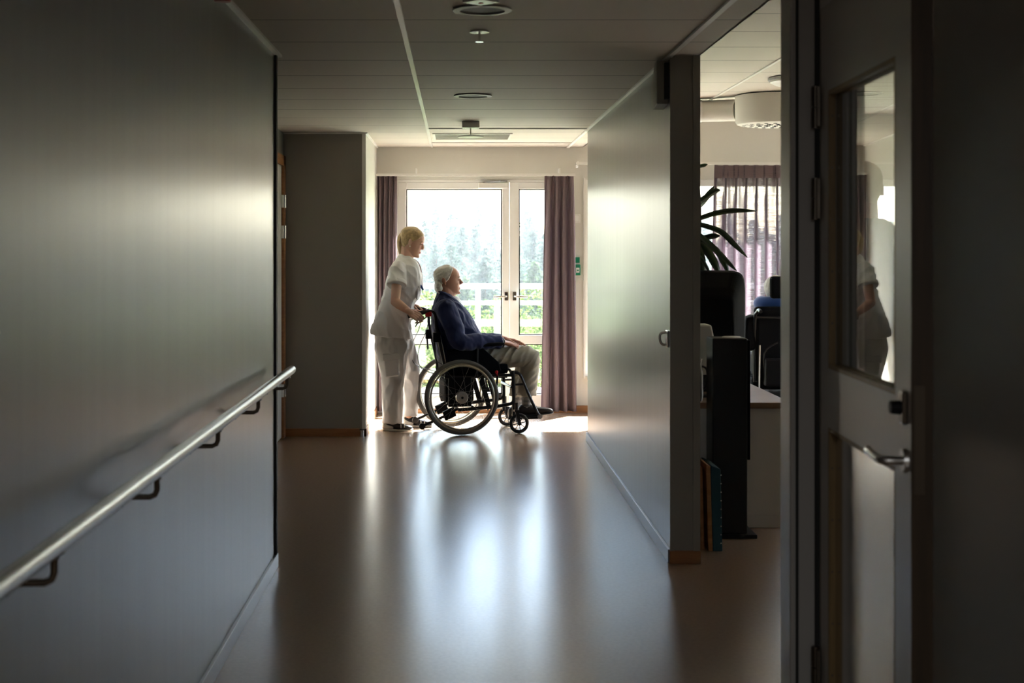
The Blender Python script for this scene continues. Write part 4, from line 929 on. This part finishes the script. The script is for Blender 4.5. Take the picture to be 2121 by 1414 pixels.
# dracaena
pl = empty('potted_plant', (1.52, 8.75, .672), 'dark green long-leaved potted plant rising behind the black television', 'plant')
part(MB().lathe([(.001, .672), (.08, .672), (.11, .84), (.115, .84), (.115, .86), (.10, .86), (.095, .83), (.001, .83)], (1.50, 8.75, 0), 'z', 28), 'pot', 'terracotta', pl, True)
part(MB().tube([(1.50, 8.75, .82), (1.51, 8.75, 1.15), (1.535, 8.75, 1.5), (1.54, 8.75, 1.80), (1.515, 8.75, 2.02)], [.014, .013, .010, .006, .004], 10, 4), 'stem', 'wooddark', pl, True)
def pleaf(p, w, up=V((0, 0, 1))):
    q = smooth_path([P(a, b, 8.75+c) for a, b, c in p], 7); n = len(q); vs = []; fs = []
    for i, a in enumerate(q):
        t = (q[min(i+1, n-1)]-q[max(i-1, 0)]).normalized(); s = t.cross(V((0, 1, .35))).normalized(); u = i/(n-1)
        ww = w*(.25+.75*math.sin(PI*min(1, u*.75+.22))**1.0) if u < .55 else w*max(.02, math.cos((u-.55)/.45*PI/2))**.9
        vs += [a-s*ww, a-V((0, .006, 0)), a+s*ww, a+V((0, .004, 0))]
    for i in range(n-1):
        for j in range(4): fs.append((i*4+j, i*4+(j+1) % 4, i*4+4+(j+1) % 4, i*4+4+j))
    return MB().add(vs, fs+[(0, 1, 2, 3), tuple(range(4*n-1, 4*n-5, -1))])
lv = [([(1440, 455, 0), (1480, 442, -.05), (1520, 436, -.1), (1568, 437, -.12)], .018), ([(1440, 462, .0), (1490, 478, -.05), (1520, 505, -.08), (1549, 534, -.1)], .018),
      ([(1435, 440, 0), (1455, 418, .05), (1470, 400, .08), (1480, 385, .1)], .022), ([(1435, 425, 0), (1460, 410, 0), (1480, 396, 0), (1492, 394, 0)], .020),
      ([(1440, 500, 0), (1470, 490, -.05), (1492, 488, -.08)], .02), ([(1440, 480, 0), (1470, 505, -.1), (1500, 535, -.12), (1527, 562, -.14)], .018),
      ([(1440, 495, 0), (1465, 520, 0), (1480, 545, 0), (1492, 575, 0)], .026), ([(1445, 505, .1), (1480, 515, .1), (1500, 545, .1), (1512, 575, .1)], .02),
      ([(1440, 500, .0), (1452, 530, 0), (1456, 560, 0), (1458, 590, 0)], .024), ([(1440, 345, 0), (1455, 343, 0), (1466, 340, 0)], .012),
      ([(1440, 470, 0), (1405, 450, 0), (1370, 462, 0), (1340, 490, 0)], .024), ([(1440, 430, 0), (1410, 395, 0), (1380, 385, 0), (1350, 400, 0)], .024), ([(1440, 520, 0), (1452, 535, -.1), (1462, 550, -.1), (1474, 572, -.1)], .012)]
for p, w in lv: part(pleaf(p, w), 'leaf', 'leafgreen', pl, 'all')
# second person in power chair, facing the window
px_ = 2.42; py_ = 10.5
pc = empty('power_wheelchair', (px_, py_, 0), 'black power wheelchair seen from behind in the side room', 'wheelchair')
def bl(m, n, mm='black', bev=.006, lab=None): o = part(m, n, mm, pc, bevel=bev); return o
bl(MB().box(px_-.26, px_+.26, py_-.30, py_+.30, .18, .40), 'base_unit', 'blackplastic', .02)
for s in (-1, 1):
    part(MB().lathe([(.05, -.03), (.155, -.035), (.17, -.02), (.17, .02), (.155, .035), (.05, .03)], (px_+s*.30, py_-.12, .17), 'x', 32), 'drive_wheel', 'rubber', pc, True)
    part(MB().lathe([(.03, -.02), (.09, -.025), (.10, 0), (.09, .025), (.03, .02)], (px_+s*.29, py_+.36, .10), 'x', 24), 'caster_wheel', 'rubber', pc, True)
    part(MB().tube([(px_+s*.20, py_-.20, .5), (px_+s*.21, py_-.24, .95), (px_+s*.20, py_-.28, 1.02), (px_+s*.20, py_-.34, 1.04), (px_+s*.20, py_-.40, 1.03)], .013, 10, 3), 'push_handle', 'black', pc, True)
    part(MB().box(px_+s*.27-.04, px_+s*.27+.04, py_-.12, py_+.28, .70, .74), 'armrest', 'blackcloth', pc, bevel=.012)
    part(MB().tube([(px_+s*.27, py_-.10, .42), (px_+s*.27, py_-.08, .71)], .014, 10), 'armrest_post', 'black', pc)
    part(MB().tube([(px_+s*.13, py_-.26, .50), (px_+s*.15, py_-.29, .72), (px_+s*.05, py_-.29, .80)], .006, 8, 4), 'cable', 'black', pc)
bl(MB().box(px_-.22, px_+.22, py_-.20, py_+.26, .44, .54), 'seat_cushion', 'blackcloth', .03)
bl(MB().box(px_-.21, px_+.21, py_-.25, py_-.17, .50, 1.06), 'backrest', 'blackcloth', .03)
bl(MB().box(px_-.15, px_+.15, py_-.33, py_-.25, .48, .68), 'battery_box', 'blackplastic', .012)
bl(MB().tube([(px_-.2, py_-.27, .98), (px_+.2, py_-.27, .98)], .010, 10), 'cross_bar', 'black', 0)
bl(MB().tube([(px_+.02, py_-.24, .95), (px_+.02, py_-.26, 1.16)], .010, 10), 'headrest_post', 'chrome', 0)
bl(MB().box(px_-.088, px_+.17, py_-.23, py_-.17, 1.12, 1.285), 'headrest', 'blackcloth', .022)
p2 = empty('person', (px_, py_, .5), 'person with white hair seen from behind seated in the black power wheelchair', 'person')
b = MB(); M2 = head_mat(V((px_+.0, py_-.02, 1.055)), 0, PI/2, 1.0); add_head(b, M2)
b.capsule((px_, py_, 1.10), (px_, py_, 1.0), .055, .06, 14).loft([hsec(.55, px_-.17, px_+.17, py_-.02, .12), hsec(.75, px_-.16, px_+.16, py_-.02, .11), hsec(.93, px_-.19, px_+.19, py_-.02, .10), hsec(1.01, px_-.10, px_+.10, py_-.02, .07)], 24, 3)
for s in (-1, 1):
    b.capsule((px_+s*.19, py_, .93), (px_+s*.25, py_+.0, .74), .05, .04, 12).capsule((px_+s*.25, py_, .76), (px_+s*.22, py_+.24, .78), .04, .028, 12)
    hand(b, (px_+s*.22, py_+.25, .77), (0, 1, 0), (0, 0, 1), (-s, 0, 0), (.25, .3, .3, .35))
    b.capsule((px_+s*.10, py_+.02, .60), (px_+s*.11, py_+.42, .62), .078, .056, 14).capsule((px_+s*.11, py_+.42, .62), (px_+s*.11, py_+.50, .20), .052, .036, 14).capsule((px_+s*.11, py_+.5, .18), (px_+s*.11, py_+.64, .15), .036, .03, 12)
part(fuse(b, .007, 2), 'body', 'skin_m', p2, 'all')
h2 = hairshell([(0, -.06), (.06, -.02), (.12, .02), (.18, .06), (.224, .02)], M2, .018, .01, .222, .01)
part(fuse(h2, .006, 3, lambda c: .005*noise.noise(c*40)), 'hair', 'whitehair', p2, 'all')
b = MB().loft([hsec(.54, px_-.19, px_+.19, py_-.02, .14), hsec(.75, px_-.18, px_+.18, py_-.02, .13), hsec(.93, px_-.205, px_+.205, py_-.02, .115), hsec(1.02, px_-.11, px_+.11, py_-.02, .08)], 24, 3)
for s in (-1, 1): b.capsule((px_+s*.19, py_, .93), (px_+s*.25, py_+.0, .75), .062, .055, 12).capsule((px_+s*.25, py_, .765), (px_+s*.22, py_+.22, .785), .052, .042, 12)
part(fuse(b, .008, 3, folds(.005)), 'jumper', 'darkgrey', p2, 'all')
b = MB()
for s in (-1, 1): b.capsule((px_+s*.10, py_+.02, .60), (px_+s*.11, py_+.42, .62), .088, .066, 14).capsule((px_+s*.11, py_+.42, .62), (px_+s*.11, py_+.49, .24), .062, .055, 14)
part(fuse(b, .008, 3), 'trousers', 'darkgrey', p2, 'all')
q = [(px_-.0+.115*math.cos(a), py_-.02+.10*math.sin(a), 1.075) for a in [PI*.65+i*PI*1.7/14 for i in range(15)]]
tag(MB().tube(q, [.04]+[.055]*13+[.04], 16, 2).build('neck_pillow', 'bluecloth', None, 'all'), 'bright blue plush neck pillow round the neck of the power wheelchair user', 'pillow')
# standing person seen through the door glass
sx, sy = 1.795, 6.1
p3 = empty('person', (sx, sy, 0), 'dark-clad person with short hair standing in the side room behind the door glass', 'person')
M3 = head_mat(V((sx, sy, 1.645)), 0, PI/2-.35, 1.03); b = MB(); add_head(b, M3)
b.capsule((sx, sy, 1.70), (sx, sy-.01, 1.53), .058, .062, 14).loft([hsec(.92, sx-.17, sx+.17, sy, .11), hsec(1.15, sx-.15, sx+.15, sy, .10), hsec(1.40, sx-.19, sx+.19, sy, .11), hsec(1.50, sx-.17, sx+.17, sy, .09), hsec(1.56, sx-.07, sx+.07, sy, .06)], 24, 3)
for s in (-1, 1):
    b.capsule((sx+s*.20, sy, 1.47), (sx+s*.24, sy-.02, 1.18), .052, .04, 12).capsule((sx+s*.24, sy-.02, 1.18), (sx+s*.23, sy+.06, .94), .04, .028, 12)
    hand(b, (sx+s*.23, sy+.065, .93), (0, .15, -1), (s, 0, 0), (0, 1, 0), (.3, .35, .4, .45))
    b.capsule((sx+s*.10, sy, .90), (sx+s*.11, sy+.02, .48), .08, .055, 14).capsule((sx+s*.11, sy+.02, .48), (sx+s*.11, sy-.01, .08), .054, .036, 14)
part(fuse(b, .007, 2), 'body', 'skin_m', p3, 'all')
part(fuse(hairshell([(0, -.06), (.06, -.03), (.12, .01), (.18, .06), (.224, .02)], M3, .006, .03, .222), .005, 2), 'hair', 'brow', p3, 'all')
b = MB().loft([hsec(.86, sx-.20, sx+.20, sy, .13), hsec(1.15, sx-.18, sx+.18, sy, .12), hsec(1.44, sx-.215, sx+.215, sy, .125), hsec(1.55, sx-.19, sx+.19, sy, .10), hsec(1.625, sx-.085, sx+.085, sy, .07)], 24, 3)
for s in (-1, 1): b.capsule((sx+s*.20, sy, 1.46), (sx+s*.24, sy-.02, 1.18), .066, .056, 12).capsule((sx+s*.24, sy-.02, 1.18), (sx+s*.23, sy+.05, .97), .054, .042, 12)
part(fuse(b, .008, 3, folds(.005)), 'jacket', 'darkgrey', p3, 'all')
b = MB().loft([hsec(.95, sx-.185, sx+.185, sy, .12), hsec(.82, sx-.19, sx+.19, sy, .12), hsec(.76, sx-.18, sx+.18, sy, .11)], 24, 2)
for s in (-1, 1): b.tube([(sx+s*.095, sy, .84), (sx+s*.11, sy+.01, .48), (sx+s*.11, sy-.01, .05)], [.092, .075, .068], 18)
part(fuse(b, .008, 3, folds(.004)), 'trousers', 'darkgrey', p3, 'all')
for s in (-1, 1):
    q = MB().loft([((sx+s*.11, sy+y, .012+h/2), (0, 0, h/2), (w, 0, 0)) for y, h, w in ((-.09, .05, .02), (-.07, .085, .036), (.0, .09, .04), (.09, .06, .045), (.17, .04, .035), (.195, .02, .012))], 20, 3)
    part(q, 'shoe', 'leather', p3, 'all')
# ventilation drum and duct
t = empty('ventilation_unit', (2.52, 11.0, 2.6), 'cream round ventilation drum with perforated underside hanging in the side room', 'ventilator')
part(MB().lathe([(.001, 2.47), (.25, 2.465), (.285, 2.475), (.30, 2.50), (.305, 2.70), (.001, 2.71)], (2.52, 11.0, 0), 'z', 48), 'drum', 'cream', t, True)
q = MB(); k = 0
for rr, nn in ((.06, 6), (.12, 11), (.18, 16), (.235, 22)):
    for i in range(nn):
        a = 2*PI*(i+.3*k)/nn; part(MB().lathe([(.001, 2.4645), (.016, 2.4645), (.016, 2.470), (.001, 2.470)], (2.52+rr*math.cos(a), 11.0+rr*math.sin(a), 0), 'z', 10), 'hole', 'darkline', t)
    k += 1
t = empty('ventilation_duct', (1.9, 11.4, 2.61), 'round cream ventilation duct running left from the ventilation drum', 'duct')
part(MB().tube([(1.17, 11.35, 2.615), (1.6, 11.35, 2.615), (2.0, 11.3, 2.61), (2.26, 11.12, 2.60)], .088, 28, 5), 'pipe', 'cream', t, True)
part(MB().tube([(1.98, 11.30, 2.61), (2.0, 11.298, 2.61)], .092, 28), 'joint_ring', 'white', t, True)
part(MB().obox((px_-.235, py_-.18, .86), (.05, 0, .01), (0, .06, 0), (.012, 0, .13)), 'side_bag', 'blackcloth', pc, bevel=.02)
part(MB().tube([(px_-.19, py_-.30, .42), (px_-.185, py_-.30, .78)], .007, 8), 'side_rod', 'chrome', pc)
t = empty('ceiling_lamp', (2.43, 9.87, RH), 'round white ceiling lamp in the side room', 'ceiling light')
part(MB().lathe([(.001, -.06), (.15, -.055), (.19, -.035), (.195, -.02), (.001, -.02)], (2.43, 9.87, RH), 'z', 40), 'diffuser', 'white', t, True)
part(MB().lathe([(.001, -.02), (.205, -.022), (.205, -.004), (.17, 0), (.001, 0)], (2.43, 9.87, RH), 'z', 40), 'lamp_base', 'alu', t, True)
# ================================================================ outside
M['deck'] = mat('pale_concrete', (.55, .53, .5), .8, var=.08)
M['ground'] = mat('meadow', (.16, .2, .08), .95, var=.3, vscale=(.3, .3, .3))
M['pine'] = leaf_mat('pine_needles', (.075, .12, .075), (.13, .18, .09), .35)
M['pine_hazed'] = leaf_mat('haze_tinted_needles', (.085, .125, .11), (.14, .19, .15), .35)  # distance haze mixed into the needle colour of the far conifers
M['birch'] = leaf_mat('light_leaves', (.14, .19, .07), (.25, .30, .12), .45)
M['bark'] = mat('bark', (.14, .10, .08), .9)
M['railpaint'] = mat('white_balcony_paint', (.30, .30, .33), .4)
struct('floor_balcony', MB().box(-5, 8, 12.84, 14.15, -.18, -.03), 'deck')
struct('wall_building_outside', MB().box(-5, -1.5, 12.6, 12.83, -2, 3.2).box(4.9, 9, 12.6, 12.83, -2, 3.2), 'cream')
rl = empty('balcony_railing', (0, 14.05, 0), 'white balcony railing with two rails and clear panels outside the glazed doors', 'railing')
part(MB().box(-5, 8, 13.985, 14.065, 1.08, 1.135), 'top_rail', 'railpaint', rl, bevel=.006)
part(MB().box(-5, 8, 13.99, 14.045, .915, .96), 'middle_rail', 'railpaint', rl, bevel=.004)
part(MB().box(-5, 8, 13.995, 14.045, .03, .07), 'bottom_rail', 'railpaint', rl, bevel=.004)
xs = [-4.38+1.15*i for i in range(11)]
for x in xs: part(MB().box(x-.028, x+.028, 14.0, 14.05, -.03, 1.09), 'post', 'railpaint', rl, bevel=.004)
for a, b_ in zip(xs[:-1], xs[1:]): part(MB().box(a+.028, b_-.028, 14.02, 14.028, .07, .915), 'railing_panel', 'glass', rl)
# sloping ground
def gz(y, x=0): 
    t = [(14, -10), (60, -13), (100, -14), (160, -14), (220, -11.5), (300, -6.5), (420, -4)]
    for a, b_ in zip(t[:-1], t[1:]):
        if y <= b_[0]: return a[1]+(b_[1]-a[1])*(y-a[0])/(b_[0]-a[0])+.7*math.sin(x*.06+y*.03)
    return 0
vs = []; fs = []; ys = [14+i*9 for i in range(46)]; xx_ = [-160+i*11 for i in range(36)]
for y in ys:
    for x in xx_: vs.append((x, y, gz(y, x)))
for j in range(len(ys)-1):
    for i in range(len(xx_)-1): a = j*len(xx_)+i; fs.append((a, a+1, a+len(xx_)+1, a+len(xx_)))
g = MB().add(vs, fs).build('hillside', 'ground', None, 'all'); g['kind'] = 'structure'
def crown(kind, h, seed):
    r = random.Random(seed); vs = []; fs = []
    def leafc(p, s):
        for _ in range(2):
            d1 = V((r.uniform(-1, 1), r.uniform(-1, 1), r.uniform(-.6, .6))).normalized()*s; d2 = d1.cross(V((r.uniform(-1, 1), r.uniform(-1, 1), r.uniform(-1, 1)))).normalized()*s*.7
            i = len(vs); vs.extend([p-d1, p-d2, p+d1, p+d2]); fs.append((i, i+1, i+2, i+3))
    if kind == 'pine':
        z = h*.28
        while z < h:
            t = (z-h*.28)/(h*.72); R = (h*.20)*(1-t)**.55*(.65+.5*r.random())+.3
            for k in range(8):
                a = r.uniform(0, 2*PI); L = R*r.uniform(.6, 1.1)
                for q in range(7):
                    f = (q+1)/7; leafc(V((math.cos(a)*L*f, math.sin(a)*L*f, z-.25*L*f+r.uniform(-.15, .25))), .17+.16*(1-t)+.1*r.random())
            z += h*.032
    else:
        blobs = [(V((0, 0, h*.62)), h*.26)]+[(V((r.uniform(-1, 1)*h*.2, r.uniform(-1, 1)*h*.2, h*r.uniform(.42, .88))), h*r.uniform(.11, .18)) for _ in range(16)]
        for c, R in blobs:
            for _ in range(620):
                d = V((r.gauss(0, 1), r.gauss(0, 1), r.gauss(0, 1))).normalized(); leafc(c+d*R*(.70+.35*r.random()), .07+.06*r.random())
    return MB().add(vs, fs)
def make_tree(kind, h, seed, m, label, group, name):
    t = empty(name, (0, 0, 0), label, 'tree', group=group)
    crown(kind, h, seed).build('crown', m, t)
    MB().tube([(0, 0, -.5), (.1, .05, h*.4), (0, 0, h*.9)], [h*.016, h*.011, h*.003], 8, 3).build('trunk', 'bark', t, True)
    return t
kinds = [
 ('pine', [make_tree('pine', 13+2*i, 10+i, 'pine_hazed', 'tall conifer coloured blue-green for distance haze among the conifers on the far hillside', 'conifers on the far hillside', 'conifer_tree') for i in range(3)]),
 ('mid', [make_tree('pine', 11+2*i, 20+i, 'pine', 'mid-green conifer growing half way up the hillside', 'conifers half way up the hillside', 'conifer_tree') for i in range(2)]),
 ('leafy', [make_tree('leafy', 9+1.5*i, 30+i, 'birch', 'pale green leafy tree growing just beyond the balcony railing', 'leafy trees beyond the balcony', 'leafy_tree') for i in range(3)])]
rt = random.Random(5)
def plant(i, protos, x, y, hs=None):
    p = protos[i % len(protos)]; o = p if i < len(protos) else copy_tree(p)
    o.location = (x, y, gz(y, x)); o.rotation_euler = (0, 0, rt.uniform(0, 6)); s = rt.uniform(.86, 1.04) if hs is None else hs; o.scale = (s, s, s)
i = 0
for y, n in ((195, 20), (218, 22), (240, 23), (262, 24), (284, 25), (306, 26)):
    for k in range(n): plant(i, kinds[0][1], -.15*y+(k+rt.uniform(.25, .75))*y*.52/n, y+rt.uniform(-6, 6)); i += 1
i = 0
for y, n in ((150, 16), (172, 18)):
    for k in range(n): plant(i, kinds[1][1], -.17*y+(k+rt.uniform(.25, .75))*y*.56/n, y+rt.uniform(-5, 5), rt.uniform(.8, 1.05)); i += 1
i = 0
for y, n in ((62, 7), (80, 9), (98, 11), (122, 14)):
    for k in range(n): plant(i, kinds[2][1], -.20*y+(k+rt.uniform(.25, .75))*y*.62/n, y+rt.uniform(-3, 3), rt.uniform(.85, 1.2)); i += 1
# summer haze over the valley
hz = MB().box(-170, 230, 45, 420, -30, 30).build('valley_haze', 'ground'); hz['kind'] = 'structure'
hm = bpy.data.materials.new('haze'); hm.use_nodes = True; N, L = nodes(hm); N.remove(N['Principled BSDF'])
vsn = N.new('ShaderNodeVolumeScatter'); vsn.inputs['Color'].default_value = (.93, .97, 1, 1); vsn.inputs['Density'].default_value = .0004; vsn.inputs['Anisotropy'].default_value = .45
L.new(vsn.outputs[0], N['Material Output'].inputs['Volume']); hz.data.materials.clear(); hz.data.materials.append(hm)
